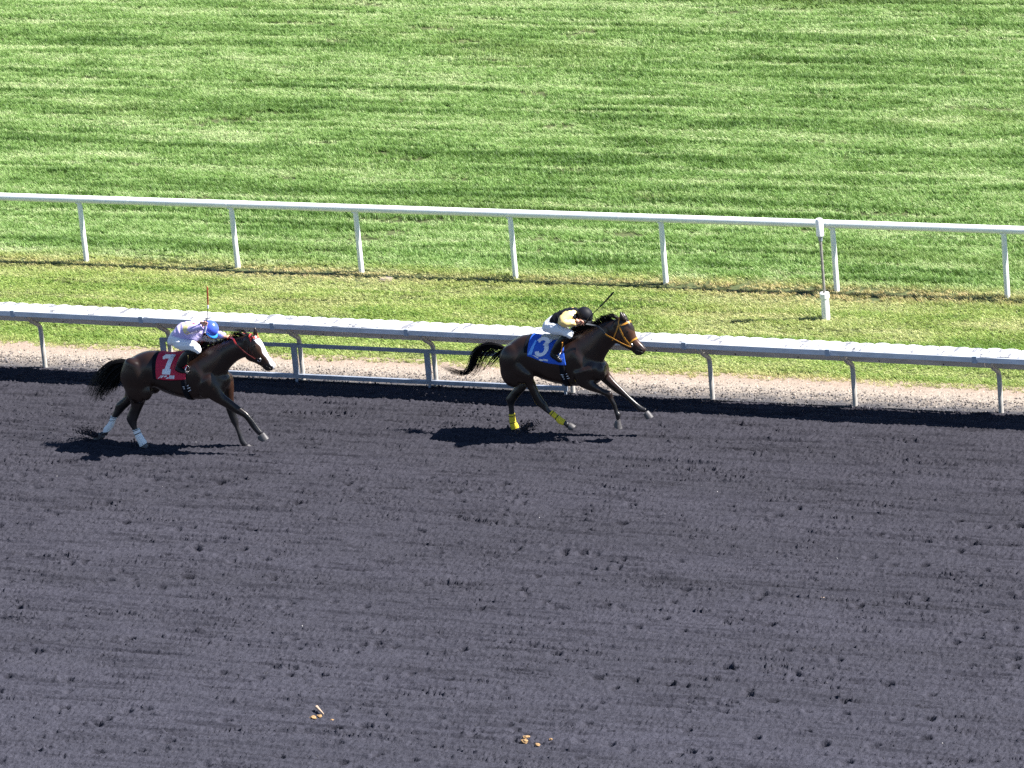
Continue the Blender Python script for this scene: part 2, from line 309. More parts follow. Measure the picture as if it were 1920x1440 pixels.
# ------------------------------------------------------------------ measured shapes, metres, in each horse's own frame (forward, left, up)
DATA = {
 'h3': {
  'torso': [[-0.701,1.269,-0.241,-0.971,0.098,0.0,0.1],[-0.648,1.209,-0.219,-0.976,0.22,0.0,0.19],[-0.553,1.238,-0.206,-0.979,0.262,0.0,0.24],[-0.428,1.236,-0.155,-0.988,0.325,0.0,0.275],[-0.268,1.267,-0.125,-0.992,0.314,0.0,0.29],[-0.124,1.249,-0.124,-0.992,0.322,0.0,0.285],[0.028,1.213,-0.093,-0.996,0.34,0.0,0.29],[0.182,1.197,-0.064,-0.998,0.359,0.0,0.29],[0.338,1.201,-0.04,-0.999,0.388,0.0,0.28],[0.475,1.224,-0.019,-1.0,0.423,0.0,0.26],[0.638,1.199,-0.011,-1.0,0.385,0.0,0.235],[0.785,1.114,-0.016,-1.0,0.273,0.0,0.2],[0.906,1.084,-0.021,-1.0,0.146,0.0,0.14]],
  'neck': [[0.521,1.281,0.392,-0.92,0.368,0.0,0.22],[0.609,1.341,0.372,-0.928,0.338,0.0,0.2],[0.751,1.429,0.457,-0.89,0.307,0.0,0.165],[0.868,1.525,0.437,-0.9,0.248,0.0,0.13],[0.978,1.606,0.311,-0.95,0.22,0.0,0.105],[1.113,1.682,0.183,-0.983,0.189,0.0,0.09],[1.225,1.732,0.141,-0.99,0.156,0.0,0.08]],
  'head': [[1.173,1.827,-0.515,-0.857,0.107,0.0,0.075],[1.23,1.745,-0.588,-0.809,0.187,0.0,0.088],[1.278,1.683,-0.632,-0.775,0.215,0.0,0.098],[1.332,1.628,-0.69,-0.723,0.183,0.0,0.095],[1.38,1.563,-0.635,-0.772,0.147,0.0,0.082],[1.422,1.51,-0.616,-0.788,0.115,0.0,0.066],[1.469,1.465,-0.669,-0.744,0.101,0.0,0.058],[1.512,1.424,-0.777,-0.63,0.098,0.0,0.058],[1.546,1.386,-0.825,-0.565,0.094,0.0,0.054],[1.575,1.372,-0.75,-0.662,0.058,0.0,0.036]],
  'hind_far': [[-0.554,0.895,0.955,-0.298,0.124,0.11,0.1],[-0.512,0.796,0.972,-0.235,0.1,0.11,0.085],[-0.501,0.722,0.928,-0.374,0.093,0.11,0.07],[-0.555,0.633,0.935,-0.355,0.08,0.11,0.058],[-0.619,0.562,0.947,-0.322,0.078,0.11,0.05],[-0.687,0.48,0.993,-0.121,0.084,0.11,0.046],[-0.699,0.425,0.993,-0.122,0.063,0.11,0.036],[-0.699,0.386,0.999,0.048,0.048,0.11,0.031],[-0.699,0.314,0.999,0.048,0.044,0.11,0.03],[-0.702,0.244,0.996,0.087,0.045,0.11,0.03],[-0.699,0.136,0.979,0.202,0.047,0.11,0.033],[-0.681,0.066,0.984,0.179,0.056,0.11,0.038],[-0.664,0.013,0.949,0.314,0.055,0.11,0.036],[-0.624,0.004,0.726,0.688,0.034,0.11,0.034]],
  'hoof_hf': [[-0.612,0.003,0.726,0.688,0.037,0.11,0.038],[-0.558,-0.001,0.522,0.853,0.025,0.11,0.046],[-0.504,-0.015,0.278,0.961,0.01,0.11,0.05]],
  'hind_near': [[-0.397,1.197,0.928,-0.373,0.119,-0.12,0.1],[-0.371,1.056,0.971,-0.24,0.198,-0.12,0.11],[-0.324,0.944,0.989,-0.147,0.145,-0.12,0.095],[-0.261,0.854,1.0,-0.028,0.092,-0.12,0.075],[-0.219,0.767,0.983,0.185,0.072,-0.12,0.06],[-0.185,0.686,0.999,0.047,0.07,-0.12,0.052],[-0.14,0.585,1.0,0.005,0.082,-0.12,0.046],[-0.102,0.522,0.985,0.172,0.084,-0.12,0.04],[-0.05,0.46,0.994,0.105,0.061,-0.12,0.032],[-0.0,0.411,0.95,0.311,0.045,-0.12,0.03],[0.127,0.324,0.634,0.773,0.037,-0.12,0.03],[0.192,0.261,0.687,0.726,0.047,-0.12,0.037],[0.251,0.237,0.364,0.931,0.037,-0.12,0.034],[0.305,0.193,0.358,0.934,0.045,-0.12,0.03]],
  'hoof_hn': [[0.32,0.189,0.333,0.943,0.049,-0.12,0.036],[0.359,0.168,0.471,0.882,0.054,-0.12,0.045],[0.402,0.158,0.651,0.759,0.034,-0.12,0.05]],
  'fore_near': [[0.629,1.12,0.952,0.307,0.174,-0.14,0.1],[0.656,0.94,0.881,0.474,0.128,-0.14,0.08],[0.779,0.837,0.893,0.45,0.092,-0.14,0.06],[0.908,0.779,0.88,0.476,0.063,-0.14,0.046],[1.017,0.737,0.825,0.565,0.061,-0.14,0.043],[1.048,0.666,0.848,0.529,0.039,-0.14,0.036],[1.092,0.567,0.892,0.452,0.036,-0.14,0.028],[1.118,0.467,0.933,0.359,0.031,-0.14,0.029],[1.142,0.41,0.929,0.371,0.046,-0.14,0.035],[1.138,0.345,0.978,0.207,0.031,-0.14,0.028]],
  'hoof_fn': [[1.132,0.324,0.984,0.18,0.038,-0.14,0.034],[1.122,0.267,0.995,0.1,0.05,-0.14,0.043],[1.129,0.206,0.975,-0.221,0.058,-0.14,0.05]],
  'fore_far': [[0.786,1.066,0.945,0.328,0.103,0.14,0.09],[0.842,0.93,0.84,0.543,0.097,0.14,0.078],[0.94,0.822,0.882,0.472,0.081,0.14,0.058],[1.06,0.716,0.88,0.475,0.07,0.14,0.046],[1.171,0.631,0.822,0.57,0.047,0.14,0.043],[1.251,0.562,0.78,0.626,0.036,0.14,0.034],[1.338,0.477,0.721,0.692,0.039,0.14,0.029],[1.398,0.421,0.765,0.644,0.051,0.14,0.035],[1.466,0.396,0.709,0.705,0.041,0.14,0.028]],
  'hoof_ff': [[1.479,0.365,0.781,0.624,0.046,0.14,0.034],[1.51,0.326,0.856,0.517,0.051,0.14,0.043],[1.541,0.284,0.941,0.337,0.054,0.14,0.05]],
  'ears': [[[1.318,1.904,0.981,-0.192,0.06,-0.055,0.03],[1.315,1.95,0.979,-0.206,0.042,-0.055,0.032],[1.303,1.99,0.982,-0.188,0.022,-0.055,0.02],[1.292,2.022,0.971,-0.24,0.005,-0.055,0.006]],[[1.312,1.882,0.979,-0.206,0.042,0.06,0.03],[1.303,1.921,0.986,-0.168,0.033,0.06,0.03],[1.286,1.956,0.996,-0.093,0.018,0.06,0.018],[1.271,1.979,0.998,-0.059,0.003,0.06,0.006]]],
  'eye': [1.385,-0.085,1.724],
  'nostril': [1.571,-0.05,1.442],
  'mouth': [[1.458,-0.05,1.445],[1.596,-0.05,1.394]],
  'tail': [[[-0.662,0.0,1.363],[-0.808,0.0,1.412],[-0.955,0.0,1.405],[-1.108,0.0,1.343],[-1.216,0.0,1.205],[-1.264,0.0,1.038],[-1.362,0.0,0.9],[-1.549,0.0,0.933],[-1.752,0.0,1.017]],[[-0.665,0.0,1.332],[-0.791,0.0,1.367],[-0.919,0.0,1.341],[-1.035,0.0,1.234],[-1.11,0.0,1.107],[-1.167,0.0,0.96],[-1.262,0.0,0.853]],[[-0.67,0.0,1.28],[-0.755,0.0,1.205],[-0.836,0.0,1.119],[-0.927,0.0,1.054],[-1.082,0.0,0.964]]],
  'mane': [[0.527,0.0,1.684],[0.675,0.0,1.725],[0.825,0.0,1.792],[0.975,0.0,1.865],[1.103,0.0,1.914],[1.226,0.0,1.923]],
  'mane_tip': [[0.4,0.0,1.653],[0.554,0.0,1.76],[0.787,0.0,1.831],[0.896,0.0,1.896],[0.972,0.0,1.939],[1.066,0.0,1.963]],
  'browband': [[1.256,-0.09,1.819],[1.344,-0.09,1.847],[1.414,0.0,1.858]],
  'cheek': [[1.253,-0.09,1.822],[1.291,-0.09,1.726],[1.326,-0.09,1.643],[1.376,-0.09,1.56],[1.421,-0.09,1.506]],
  'throat': [[1.242,-0.09,1.815],[1.221,-0.09,1.744],[1.179,-0.09,1.665],[1.135,-0.09,1.571]],
  'crown': [[1.253,-0.09,1.822],[1.255,-0.09,1.886],[1.258,0.0,1.904]],
  'nose': [[1.406,-0.07,1.541],[1.464,-0.07,1.592],[1.506,0.0,1.605]],
  'rein': [[1.423,-0.08,1.489],[1.389,-0.1,1.501],[1.253,-0.12,1.573],[1.163,-0.15,1.636],[1.083,-0.17,1.688],[1.033,-0.19,1.763],[0.973,-0.17,1.81],[0.883,-0.12,1.817],[0.753,-0.17,1.853]],
  'cloth': {'rt':[-0.185,0.0,1.566],'rb':[-0.201,-0.29,1.343],'ft':[0.371,0.0,1.578],'fb':[0.421,-0.29,1.211],'mb':[0.066,-0.29,1.256]},
  'digit': [[[0.059,-0.29,1.586],[0.07,-0.29,1.596],[0.033,-0.29,1.628],[0.005,-0.29,1.602]],[[0.07,-0.29,1.596],[0.084,-0.29,1.605],[0.067,-0.29,1.649],[0.033,-0.29,1.628]],[[0.084,-0.29,1.605],[0.099,-0.29,1.61],[0.105,-0.29,1.662],[0.067,-0.29,1.649]],[[0.099,-0.29,1.61],[0.114,-0.29,1.611],[0.141,-0.29,1.665],[0.105,-0.29,1.662]],[[0.114,-0.29,1.611],[0.127,-0.29,1.608],[0.173,-0.29,1.658],[0.141,-0.29,1.665]],[[0.127,-0.29,1.608],[0.136,-0.29,1.602],[0.196,-0.29,1.642],[0.173,-0.29,1.658]],[[0.136,-0.29,1.602],[0.14,-0.29,1.592],[0.208,-0.29,1.618],[0.196,-0.29,1.642]],[[0.14,-0.29,1.592],[0.14,-0.29,1.581],[0.207,-0.29,1.59],[0.208,-0.29,1.618]],[[0.14,-0.29,1.581],[0.135,-0.29,1.569],[0.194,-0.29,1.56],[0.207,-0.29,1.59]],[[0.135,-0.29,1.569],[0.125,-0.29,1.558],[0.17,-0.29,1.532],[0.194,-0.29,1.56]],[[0.125,-0.29,1.558],[0.113,-0.29,1.549],[0.138,-0.29,1.509],[0.17,-0.29,1.532]],[[0.113,-0.29,1.549],[0.098,-0.29,1.542],[0.101,-0.29,1.492],[0.138,-0.29,1.509]],[[0.066,-0.29,1.462],[0.075,-0.29,1.456],[0.133,-0.29,1.496],[0.107,-0.29,1.51]],[[0.075,-0.29,1.456],[0.08,-0.29,1.446],[0.149,-0.29,1.474],[0.133,-0.29,1.496]],[[0.08,-0.29,1.446],[0.08,-0.29,1.434],[0.151,-0.29,1.446],[0.149,-0.29,1.474]],[[0.08,-0.29,1.434],[0.075,-0.29,1.42],[0.141,-0.29,1.416],[0.151,-0.29,1.446]],[[0.075,-0.29,1.42],[0.067,-0.29,1.407],[0.118,-0.29,1.386],[0.141,-0.29,1.416]],[[0.067,-0.29,1.407],[0.054,-0.29,1.396],[0.087,-0.29,1.361],[0.118,-0.29,1.386]],[[0.054,-0.29,1.396],[0.04,-0.29,1.389],[0.05,-0.29,1.343],[0.087,-0.29,1.361]],[[0.04,-0.29,1.389],[0.026,-0.29,1.385],[0.011,-0.29,1.335],[0.05,-0.29,1.343]],[[0.026,-0.29,1.385],[0.013,-0.29,1.386],[-0.024,-0.29,1.337],[0.011,-0.29,1.335]],[[0.013,-0.29,1.386],[0.003,-0.29,1.391],[-0.052,-0.29,1.349],[-0.024,-0.29,1.337]],[[0.003,-0.29,1.391],[-0.003,-0.29,1.4],[-0.07,-0.29,1.369],[-0.052,-0.29,1.349]],[[-0.003,-0.29,1.4],[-0.004,-0.29,1.412],[-0.075,-0.29,1.396],[-0.07,-0.29,1.369]],[[0.024,-0.29,1.576],[0.026,-0.29,1.597],[0.054,-0.29,1.587],[0.052,-0.29,1.57]],[[0.085,-0.29,1.539],[0.141,-0.29,1.528],[0.115,-0.29,1.47],[0.044,-0.29,1.488]]],
  'print': [[[-0.002,-0.29,1.299],[0.069,-0.29,1.295],[0.06,-0.29,1.27],[0.003,-0.29,1.278]],[[0.074,-0.29,1.306],[0.095,-0.29,1.304],[0.093,-0.29,1.278],[0.072,-0.29,1.279]],[[0.1,-0.29,1.303],[0.12,-0.29,1.302],[0.118,-0.29,1.278],[0.098,-0.29,1.278]],[[0.125,-0.29,1.301],[0.145,-0.29,1.299],[0.141,-0.29,1.272],[0.122,-0.29,1.275]],[[-0.12,-0.29,1.347],[-0.056,-0.29,1.342],[-0.008,-0.29,1.32],[-0.016,-0.29,1.305]]],
  'lightpatch': [[[-0.094,-0.29,1.546],[-0.07,-0.29,1.533],[-0.127,-0.29,1.353],[-0.192,-0.29,1.347]]],
  'girth': [0.358,-0.28,1.194],
  'girthband': [[[0.321,-0.28,1.069],[0.36,-0.28,1.06],[0.363,-0.28,1.047],[0.324,-0.28,1.057]],[[0.36,-0.28,1.06],[0.416,-0.28,1.084],[0.419,-0.28,1.072],[0.363,-0.28,1.047]],[[0.332,-0.28,1.03],[0.375,-0.28,1.025],[0.376,-0.28,1.012],[0.335,-0.28,1.019]],[[0.375,-0.28,1.025],[0.431,-0.28,1.045],[0.433,-0.28,1.035],[0.376,-0.28,1.012]],[[0.347,-0.28,0.994],[0.386,-0.28,0.99],[0.387,-0.28,0.979],[0.349,-0.28,0.983]],[[0.386,-0.28,0.99],[0.443,-0.28,1.011],[0.444,-0.28,1.0],[0.387,-0.28,0.979]]],
  'wraps': [[[-0.699,0.251,0.996,0.094,0.043,0.11,0.032],[-0.698,0.185,0.988,0.157,0.044,0.11,0.033],[-0.695,0.116,0.98,0.201,0.048,0.11,0.034],[-0.68,0.066,0.984,0.177,0.057,0.11,0.039],[-0.665,0.015,0.954,0.299,0.058,0.11,0.037]],[[0.043,0.396,0.684,0.73,0.036,-0.12,0.031],[0.088,0.357,0.612,0.791,0.036,-0.12,0.032],[0.131,0.32,0.604,0.797,0.037,-0.12,0.033],[0.193,0.261,0.68,0.733,0.049,-0.12,0.038],[0.252,0.237,0.372,0.928,0.039,-0.12,0.036]]],
 },
 'h1': {
  'torso': [[-0.957,1.213,-0.288,-0.958,0.148,0.0,0.1],[-0.884,1.15,-0.242,-0.97,0.27,0.0,0.19],[-0.732,1.174,-0.205,-0.979,0.324,0.0,0.25],[-0.547,1.233,-0.175,-0.985,0.304,0.0,0.285],[-0.385,1.244,-0.194,-0.981,0.286,0.0,0.285],[-0.226,1.197,-0.156,-0.988,0.312,0.0,0.29],[-0.041,1.174,-0.122,-0.993,0.339,0.0,0.29],[0.145,1.169,-0.092,-0.996,0.365,0.0,0.28],[0.312,1.187,-0.066,-0.998,0.391,0.0,0.26],[0.495,1.159,-0.089,-0.996,0.344,0.0,0.24],[0.655,1.125,-0.119,-0.993,0.239,0.0,0.195],[0.775,1.104,-0.185,-0.983,0.118,0.0,0.13]],
  'neck': [[0.399,1.276,0.519,-0.855,0.334,0.0,0.22],[0.529,1.355,0.547,-0.837,0.304,0.0,0.2],[0.674,1.471,0.632,-0.775,0.241,0.0,0.16],[0.809,1.548,0.527,-0.85,0.2,0.0,0.125],[0.954,1.624,0.382,-0.924,0.177,0.0,0.105],[1.09,1.672,0.268,-0.963,0.17,0.0,0.092],[1.192,1.705,0.081,-0.997,0.163,0.0,0.082]],
  'head': [[1.182,1.811,-0.677,-0.736,0.094,0.0,0.075],[1.227,1.727,-0.689,-0.725,0.161,0.0,0.088],[1.266,1.656,-0.619,-0.785,0.199,0.0,0.098],[1.317,1.598,-0.633,-0.775,0.187,0.0,0.095],[1.371,1.545,-0.642,-0.767,0.149,0.0,0.082],[1.416,1.493,-0.676,-0.736,0.123,0.0,0.066],[1.461,1.444,-0.742,-0.671,0.104,0.0,0.058],[1.503,1.394,-0.845,-0.535,0.096,0.0,0.058],[1.539,1.354,-0.854,-0.52,0.09,0.0,0.054],[1.559,1.337,-0.776,-0.631,0.048,0.0,0.036]],
  'hind_near': [[-0.686,1.414,0.962,-0.273,0.143,-0.12,0.1],[-0.708,1.161,1.0,0.02,0.255,-0.12,0.125],[-0.701,0.937,1.0,0.016,0.207,-0.12,0.1],[-0.728,0.723,0.995,0.101,0.119,-0.12,0.068],[-0.8,0.58,0.999,0.048,0.1,-0.12,0.053],[-0.859,0.467,0.999,-0.052,0.097,-0.12,0.046],[-0.864,0.397,0.991,0.134,0.076,-0.12,0.038],[-0.838,0.305,0.947,0.322,0.045,-0.12,0.031],[-0.816,0.262,0.939,0.344,0.053,-0.12,0.031],[-0.785,0.174,0.92,0.393,0.054,-0.12,0.033],[-0.742,0.083,0.932,0.362,0.06,-0.12,0.037],[-0.722,0.035,0.869,0.495,0.058,-0.12,0.034]],
  'hoof_hn': [[-0.718,0.027,0.835,0.55,0.054,-0.12,0.038],[-0.696,0.008,0.716,0.698,0.047,-0.12,0.045],[-0.656,-0.009,0.512,0.859,0.019,-0.12,0.05]],
  'hind_far': [[-0.881,0.962,0.909,-0.416,0.099,0.12,0.09],[-0.951,0.819,0.947,-0.32,0.106,0.12,0.09],[-0.996,0.717,1.0,-0.021,0.093,0.12,0.068],[-1.112,0.598,1.0,-0.007,0.12,0.12,0.05],[-1.19,0.504,0.998,-0.07,0.083,0.12,0.041],[-1.272,0.407,0.915,-0.403,0.052,0.12,0.033],[-1.308,0.36,1.0,0.025,0.054,0.12,0.032],[-1.354,0.289,0.975,0.224,0.054,0.12,0.033],[-1.418,0.202,0.99,0.14,0.071,0.12,0.037],[-1.467,0.132,0.999,0.05,0.051,0.12,0.034],[-1.522,0.089,0.876,-0.482,0.063,0.12,0.034]],
  'hoof_hf': [[-1.548,0.078,0.791,-0.612,0.057,0.12,0.038],[-1.608,0.027,0.633,-0.774,0.063,0.12,0.046],[-1.662,-0.012,0.659,-0.752,0.051,0.12,0.05]],
  'fore_near': [[0.483,1.163,0.759,0.652,0.181,-0.14,0.1],[0.564,1.035,0.76,0.65,0.162,-0.14,0.088],[0.67,0.894,0.881,0.474,0.118,-0.14,0.066],[0.832,0.78,0.908,0.419,0.095,-0.14,0.05],[0.991,0.679,0.879,0.476,0.074,-0.14,0.043],[1.105,0.605,0.745,0.667,0.05,-0.14,0.035],[1.198,0.471,0.687,0.727,0.056,-0.14,0.029],[1.259,0.388,0.754,0.656,0.051,-0.14,0.036],[1.307,0.331,0.809,0.587,0.047,-0.14,0.029]],
  'hoof_fn': [[1.312,0.313,0.837,0.547,0.062,-0.14,0.034],[1.336,0.265,0.908,0.419,0.075,-0.14,0.043],[1.385,0.231,0.886,0.463,0.055,-0.14,0.05]],
  'fore_far': [[0.679,1.139,0.999,0.045,0.11,0.14,0.09],[0.704,0.955,0.999,0.046,0.088,0.14,0.08],[0.691,0.756,0.981,0.196,0.082,0.14,0.062],[0.714,0.559,0.973,0.229,0.068,0.14,0.047],[0.76,0.395,0.937,0.35,0.06,0.14,0.043],[0.781,0.309,0.912,0.411,0.034,0.14,0.035],[0.815,0.178,0.916,0.401,0.037,0.14,0.029],[0.849,0.073,0.83,0.558,0.049,0.14,0.035],[0.892,0.015,0.826,0.564,0.044,0.14,0.028]],
  'hoof_ff': [[0.906,0.001,0.792,0.61,0.048,0.14,0.034],[0.945,-0.024,0.792,0.61,0.045,0.14,0.043],[1.008,-0.044,0.835,0.55,0.031,0.14,0.05]],
  'ears': [[[1.306,1.852,0.81,0.587,0.037,-0.06,0.03],[1.256,1.889,0.83,0.558,0.024,-0.06,0.032],[1.215,1.915,0.858,0.514,0.012,-0.06,0.02],[1.173,1.931,0.803,0.595,0.003,-0.06,0.006]],[[1.312,1.85,0.995,-0.096,0.02,0.06,0.03],[1.313,1.899,0.999,0.042,0.029,0.06,0.03],[1.314,1.938,0.999,0.042,0.024,0.06,0.02],[1.311,1.971,0.999,0.041,0.004,0.06,0.006]]],
  'eye': [1.35,-0.085,1.722],
  'nostril': [1.547,-0.05,1.412],
  'mouth': [[1.439,-0.05,1.426],[1.561,-0.05,1.36]],
  'tail': [[[-0.902,0.0,1.361],[-1.08,0.0,1.357],[-1.267,0.0,1.29],[-1.416,0.0,1.173],[-1.544,0.0,1.04],[-1.62,0.0,0.888],[-1.712,0.0,0.788]],[[-0.907,0.0,1.322],[-1.069,0.0,1.273],[-1.219,0.0,1.14],[-1.365,0.0,0.964],[-1.465,0.0,0.789],[-1.516,0.0,0.659]],[[-0.926,0.0,1.258],[-1.062,0.0,1.147],[-1.168,0.0,1.015],[-1.252,0.0,0.884],[-1.33,0.0,0.796]],[[-0.935,0.0,1.237],[-1.046,0.0,1.105],[-1.107,0.0,0.975],[-1.16,0.0,0.91]]],
  'mane': [[0.454,0.0,1.634],[0.636,0.0,1.694],[0.817,0.0,1.754],[0.976,0.0,1.813],[1.111,0.0,1.849],[1.201,0.0,1.874]],
  'mane_tip': [[0.347,0.0,1.654],[0.55,0.0,1.709],[0.708,0.0,1.753],[0.84,0.0,1.8],[0.932,0.0,1.894],[1.013,0.0,1.939]],
  'browband': [[1.281,-0.09,1.806],[1.343,-0.09,1.848],[1.386,0.0,1.835]],
  'cheek': [[1.283,-0.09,1.799],[1.285,-0.09,1.695],[1.301,-0.09,1.604],[1.335,-0.09,1.54],[1.398,-0.09,1.498]],
  'throat': [[1.258,-0.09,1.811],[1.235,-0.09,1.68],[1.213,-0.09,1.548]],
  'crown': [[1.284,-0.09,1.806],[1.284,-0.09,1.865],[1.258,0.0,1.878]],
  'nose': [[1.322,-0.07,1.513],[1.383,-0.07,1.509],[1.424,-0.07,1.446]],
  'rein': [[1.337,-0.1,1.518],[1.309,-0.12,1.55],[1.235,-0.15,1.616],[1.151,-0.18,1.714],[1.096,-0.19,1.78],[1.032,-0.14,1.839],[0.924,-0.03,1.822],[0.887,0.05,1.802]],
  'blaze': [[1.383,0.0,1.815],[1.437,0.0,1.749],[1.477,0.0,1.656],[1.514,0.0,1.563],[1.583,0.0,1.455],[1.62,0.0,1.404]],
  'cloth': {'rt':[-0.304,0.0,1.537],'rb':[-0.29,-0.29,1.168],'ft':[0.286,0.0,1.559],'fb':[0.208,-0.29,1.204],'mb':[-0.071,-0.29,1.178]},
  'digit': [[[-0.056,-0.29,1.605],[0.025,-0.29,1.606],[-0.053,-0.29,1.335],[-0.133,-0.29,1.332]],[[-0.116,-0.29,1.563],[-0.055,-0.29,1.605],[-0.076,-0.29,1.53],[-0.118,-0.29,1.518]],[[-0.167,-0.29,1.337],[-0.021,-0.29,1.346],[-0.036,-0.29,1.268],[-0.179,-0.29,1.264]]],
  'print': [[[-0.051,-0.29,1.255],[-0.034,-0.29,1.257],[-0.04,-0.29,1.206],[-0.059,-0.29,1.204]],[[-0.03,-0.29,1.256],[-0.011,-0.29,1.258],[-0.019,-0.29,1.207],[-0.036,-0.29,1.205]],[[-0.007,-0.29,1.257],[0.012,-0.29,1.259],[0.004,-0.29,1.208],[-0.014,-0.29,1.206]],[[0.016,-0.29,1.26],[0.04,-0.29,1.262],[0.031,-0.29,1.21],[0.009,-0.29,1.208]],[[-0.131,-0.29,1.248],[-0.089,-0.29,1.253],[-0.106,-0.29,1.229],[-0.148,-0.29,1.221]],[[-0.173,-0.29,1.246],[-0.138,-0.29,1.247],[-0.192,-0.29,1.205],[-0.22,-0.29,1.204]],[[-0.201,-0.29,1.244],[-0.183,-0.29,1.245],[-0.245,-0.29,1.193],[-0.267,-0.29,1.183]],[[-0.093,-0.29,1.223],[-0.065,-0.29,1.228],[-0.071,-0.29,1.204],[-0.124,-0.29,1.199]]],
  'lightpatch': [[[-0.01,-0.29,1.391],[0.035,-0.29,1.423],[0.038,-0.29,1.393],[0.012,-0.29,1.346]]],
  'girth': [0.173,-0.28,1.186],
  'girthband': [[[0.147,-0.28,1.086],[0.188,-0.28,1.082],[0.19,-0.28,1.072],[0.15,-0.28,1.075]],[[0.188,-0.28,1.082],[0.244,-0.28,1.113],[0.246,-0.28,1.102],[0.19,-0.28,1.072]],[[0.154,-0.28,1.053],[0.195,-0.28,1.05],[0.197,-0.28,1.039],[0.156,-0.28,1.043]],[[0.195,-0.28,1.05],[0.263,-0.28,1.075],[0.265,-0.28,1.065],[0.197,-0.28,1.039]],[[0.18,-0.28,1.011],[0.214,-0.28,1.006],[0.214,-0.28,0.997],[0.182,-0.28,1.002]],[[0.214,-0.28,1.006],[0.269,-0.28,1.035],[0.27,-0.28,1.025],[0.214,-0.28,0.997]]],
  'wraps': [[[-0.818,0.288,0.951,0.309,0.058,-0.12,0.033],[-0.799,0.227,0.921,0.389,0.054,-0.12,0.034],[-0.77,0.151,0.903,0.43,0.057,-0.12,0.035],[-0.738,0.086,0.921,0.39,0.064,-0.12,0.039],[-0.72,0.036,0.851,0.525,0.065,-0.12,0.037]],[[-1.295,0.385,0.991,-0.136,0.053,0.12,0.034],[-1.326,0.33,0.994,0.11,0.052,0.12,0.034],[-1.356,0.285,0.966,0.257,0.061,0.12,0.035],[-1.418,0.2,0.988,0.152,0.076,0.12,0.039],[-1.464,0.13,0.996,0.085,0.054,0.12,0.037]]],
 },
 'j3': {
  'torso': [[0.173,1.831,0.565,-0.825,0.053,0.0,0.15],[0.236,1.852,0.409,-0.913,0.089,0.0,0.165],[0.315,1.862,0.289,-0.957,0.115,0.0,0.18],[0.408,1.894,0.169,-0.986,0.119,0.0,0.195],[0.479,1.923,0.136,-0.991,0.094,0.0,0.195],[0.546,1.94,0.158,-0.987,0.062,0.0,0.16],[0.581,1.928,0.244,-0.97,0.031,0.0,0.09]],
  'pelvis': [[0.239,1.847,0.278,-0.961,0.078,0.0,0.14],[0.17,1.814,0.17,-0.986,0.084,0.0,0.16],[0.105,1.765,0.154,-0.988,0.09,0.0,0.165],[0.049,1.73,0.179,-0.984,0.076,0.0,0.15],[0.022,1.72,0.24,-0.971,0.034,0.0,0.1]],
  'thigh': [[0.098,1.757,0.111,-0.994,0.085,-0.09,0.09],[0.251,1.755,0.039,-0.999,0.088,-0.16,0.085],[0.392,1.743,-0.05,-0.999,0.066,-0.21,0.075],[0.491,1.721,-0.21,-0.978,0.069,-0.24,0.066],[0.545,1.691,-0.448,-0.894,0.059,-0.25,0.045]],
  'boot': [[0.462,1.665,0.976,-0.217,0.066,-0.26,0.058],[0.378,1.577,0.993,-0.122,0.084,-0.26,0.056],[0.313,1.489,0.991,-0.137,0.077,-0.26,0.05],[0.265,1.413,0.995,-0.101,0.072,-0.26,0.042],[0.236,1.373,0.999,0.044,0.05,-0.26,0.04]],
  'foot': [[0.208,1.396,0.807,0.59,0.032,-0.27,0.036],[0.237,1.366,0.785,0.62,0.049,-0.27,0.042],[0.288,1.327,0.774,0.633,0.043,-0.27,0.045],[0.336,1.287,0.643,0.766,0.034,-0.27,0.042],[0.361,1.271,0.766,0.643,0.013,-0.27,0.028]],
  'iron': [0.348,-0.27,1.36],
  'helmet': [0.691,0.0,1.924],
  'face': [0.644,0.0,1.831],
  'neck': [0.569,0.0,1.922],
  'arm': [[0.516,-0.2,2.0],[0.45,-0.31,1.923],[0.592,-0.24,1.885],[0.644,-0.22,1.883]],
  'hand': [0.705,-0.21,1.879],
  'arm_far': [[0.377,0.2,1.911],[0.414,0.27,1.759],[0.587,0.14,1.734],[0.639,0.1,1.744]],
  'hand_far': [0.671,0.08,1.74],
  'whip': [[0.768,-0.23,1.862],[0.845,-0.23,1.959],[0.937,-0.23,2.059],[1.093,-0.23,2.204],[1.283,-0.23,2.398]],
  'patch': [0.546,-0.2,2.001],
 },
 'j1': {
  'torso': [[0.01,1.841,0.165,-0.986,0.065,0.0,0.15],[0.091,1.875,0.158,-0.988,0.116,0.0,0.165],[0.209,1.887,0.137,-0.991,0.14,0.0,0.18],[0.323,1.896,0.067,-0.998,0.152,0.0,0.195],[0.414,1.905,-0.024,-1.0,0.143,0.0,0.195],[0.482,1.926,-0.103,-0.995,0.097,0.0,0.15],[0.524,1.919,-0.203,-0.979,0.031,0.0,0.08]],
  'pelvis': [[0.087,1.84,0.202,-0.979,0.102,0.0,0.14],[0.031,1.811,0.177,-0.984,0.109,0.0,0.16],[-0.033,1.764,0.164,-0.986,0.107,0.0,0.165],[-0.088,1.731,0.173,-0.985,0.068,0.0,0.14],[-0.109,1.728,0.178,-0.984,0.023,0.0,0.09]],
  'thigh': [[0.011,1.761,0.08,-0.997,0.109,-0.09,0.09],[0.168,1.727,-0.042,-0.999,0.089,-0.16,0.085],[0.339,1.735,-0.165,-0.986,0.078,-0.21,0.075],[0.443,1.704,-0.414,-0.91,0.066,-0.24,0.066],[0.493,1.664,-0.473,-0.881,0.045,-0.25,0.045]],
